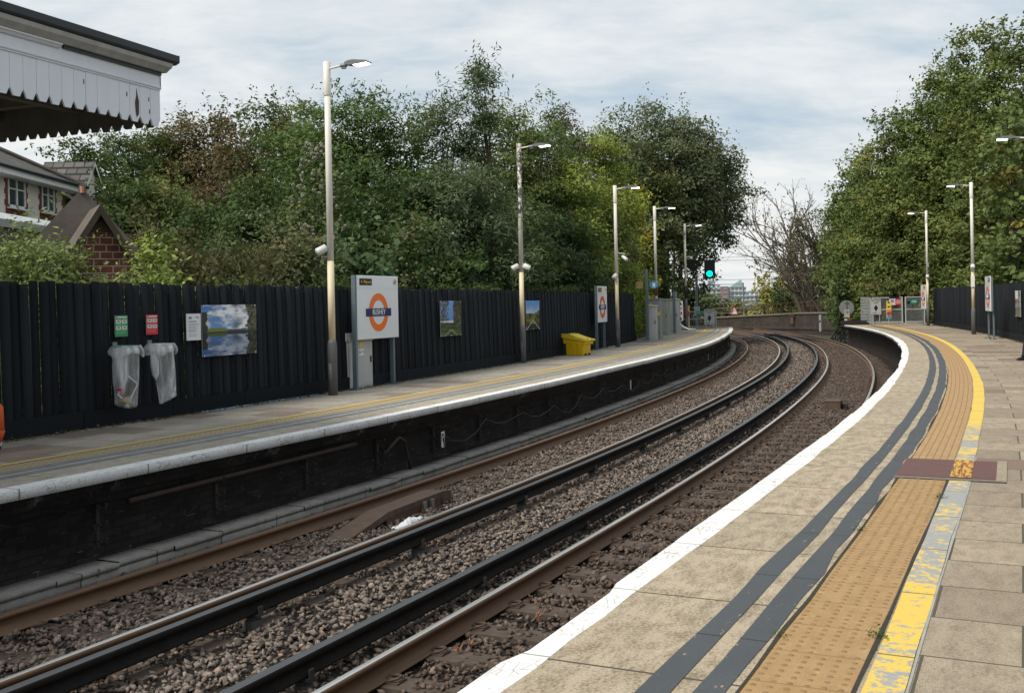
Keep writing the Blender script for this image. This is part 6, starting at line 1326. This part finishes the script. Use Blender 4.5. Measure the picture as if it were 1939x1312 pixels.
    # leaf litter along the foot of the far fence, and a line of litter by the near fence
    for nm,lb,(sa,sb),o,z,num in (('leaf_litter','fallen leaves and small weeds along the foot of the far fence',(5.5,34),-9.46,-.045,2200),('leaf_litter','fallen leaves along the foot of the near platform fence',(20,56),3.74,.004,900)):
        s=rg.uniform(sa,sb,num); oo=o+np.abs(rg.normal(0,.035,num))*(1 if o<0 else -1); x,y=XY(s,oo); c=np.stack([x,y,z+np.abs(rg.normal(0,.015,num))],1); nn=rg.normal(size=(num,3))+np.array([0,0,1.2]); nn/=np.linalg.norm(nn,axis=1,keepdims=True)
        V,F,cc=leaves(c,nn,rg.uniform(.02,.06,num),.6,np.array([.13,.11,.06])*rg.uniform(.3,1.5,(num,1)),rg); tag(ob(nm,fast_mesh(nm,V,F,M['leaf'],attrs={'lc':('FLOAT_COLOR','POINT',cc)})),lb,'leaf litter',kind='stuff')
    # overgrowth hanging over the top of the far fence
    num=5200; s=rg.uniform(10,40,num); dens=np.sin(s*1.7)+np.sin(s*.9+1)+rg.normal(0,.6,num); k=dens>.5; s=s[k]; num=len(s); x,y=XY(s,-9.62-np.abs(rg.normal(0,.12,num))); c=np.stack([x,y,1.94+rg.normal(0,.07,num)-.03*(s/30)],1); nn=rg.normal(size=(num,3))+np.array([0,0,.8]); nn/=np.linalg.norm(nn,axis=1,keepdims=True)
    V,F,cc=leaves(c,nn,rg.uniform(.06,.13,num),.6,np.array([.06,.085,.03])*rg.uniform(.5,1.6,(num,1)),rg); tag(ob('creeper',fast_mesh('creeper',V,F,M['leaf'],attrs={'lc':('FLOAT_COLOR','POINT',cc)})),'leafy creeper spilling along the top edge of the far fence','creeper',kind='stuff')
# ------------------------------------------------------------------ light, sky, camera
def light():
    el=math.radians(50); az=math.radians(-128)   # azimuth of the sun measured from +Y toward +X
    d=Vector((math.sin(az)*math.cos(el),math.cos(az)*math.cos(el),math.sin(el)))
    l=bpy.data.lights.new('sun','SUN'); l.energy=SUN; l.angle=math.radians(24); l.color=(1,.93,.82); o=bpy.data.objects.new('sun',l); link(o); o.rotation_euler=(-d).to_track_quat('-Z','Y').to_euler(); o.location=(-20,0,40)
    w=bpy.data.worlds.new('World'); scn.world=w; w.use_nodes=True; t=w.node_tree; t.nodes.clear(); n=N.__new__(N); n.t=t
    out=n.n('ShaderNodeOutputWorld'); bg=n.n('ShaderNodeBackground'); sky=n.n('ShaderNodeTexSky',sky_type='NISHITA'); sky.sun_disc=False; sky.sun_elevation=el; sky.sun_rotation=az; sky.air_density=1.2; sky.dust_density=1.5
    v=n.co('Generated'); s=n.sep(v); den=n.math('ADD',n.math('MAXIMUM',s[2],0.),.30); 
    cmb=n.n('ShaderNodeCombineXYZ'); n.set(cmb.inputs[0],n.math('DIVIDE',s[0],den)); n.set(cmb.inputs[1],n.math('DIVIDE',s[1],den)); pv=cmb.outputs[0]
    a=n.noise(n.map(pv,(.9,1.5,1),(1.3,.4,0),(0,0,.6)),2.6,7,.6,dist=.3); b=n.noise(n.map(pv,(1.6,3.6,1),(0,0,0),(0,0,1.0)),4.2,4,.6,dist=.4); c=n.noise(n.map(pv,(.8,1.1,1),(4,2,0)),1.1,3,.5)
    f=n.math('ADD',n.math('MULTIPLY',a,.52),n.math('ADD',n.math('MULTIPLY',b,.20),n.math('MULTIPLY',c,.38)))
    hz=n.ramp(s[2],[(.0,1.),(.30,0.)]); f=n.math('ADD',f,n.math('MULTIPLY',hz,.10))
    cl=n.ramp(f,[(.40,(2.45,3.05,3.75)),(.50,(3.3,3.8,4.2)),(.58,(4.1,4.4,4.6)),(.70,(5.1,5.15,5.1))])
    cover=n.ramp(f,[(.36,.82),(.5,.96)])
    col=n.mix(cover,sky.outputs[0],cl); col=n.mix(n.math('MULTIPLY',n.ramp(s[2],[(-.02,1.),(0.,0.)]),1.),col,(1.2,1.15,1.0))
    n.set(bg.inputs[0],col); bg.inputs[1].default_value=SKY; n.l(bg.outputs[0],out.inputs[0])
    scn.view_settings.view_transform='Standard'; scn.view_settings.look='None'; scn.view_settings.exposure=EXPO; scn.view_settings.gamma=1
def camera():
    c=bpy.data.cameras.new('camera'); o=bpy.data.objects.new('camera',c); link(o); scn.camera=o
    c.lens=37.14; c.sensor_width=36; c.sensor_fit='HORIZONTAL'; c.shift_y=-.0418; c.clip_end=12000; c.clip_start=.1
    o.matrix_world=Matrix.Translation((0,0,1.539))@Matrix.Rotation(PI/2,4,'X')@Matrix.Rotation(-.01944,4,'Z')
SUN=1.6; SKY=.075; EXPO=1.25
structure(); track(); stones(); 
fence('platform_fence','long black stained board fence behind the far platform',-9.58,-2,40.4,2.03,1.88,-.05,1,.05)
fence('platform_fence','black stained board fence behind the near platform',3.86,2,56.3,1.90,1.90,0,-1,.0)
posts(); small_signs()
sack(9.17,-9.52,1.05,'clear plastic refuse sack on a green hoop, holding a newspaper and a can',1,.03,True)
sack(9.86,-9.52,1.05,'nearly empty clear refuse sack on a grey hoop, hanging askew',0,.20,False)
furniture(); person(); canopy(); house(); background(); vegetation(); light(); camera()
scn.cycles.max_bounces=6; scn.cycles.diffuse_bounces=2; scn.cycles.glossy_bounces=3; scn.cycles.transparent_max_bounces=12; scn.cycles.transmission_bounces=3
print('leaves',NLEAF,'objects',len(bpy.data.objects))
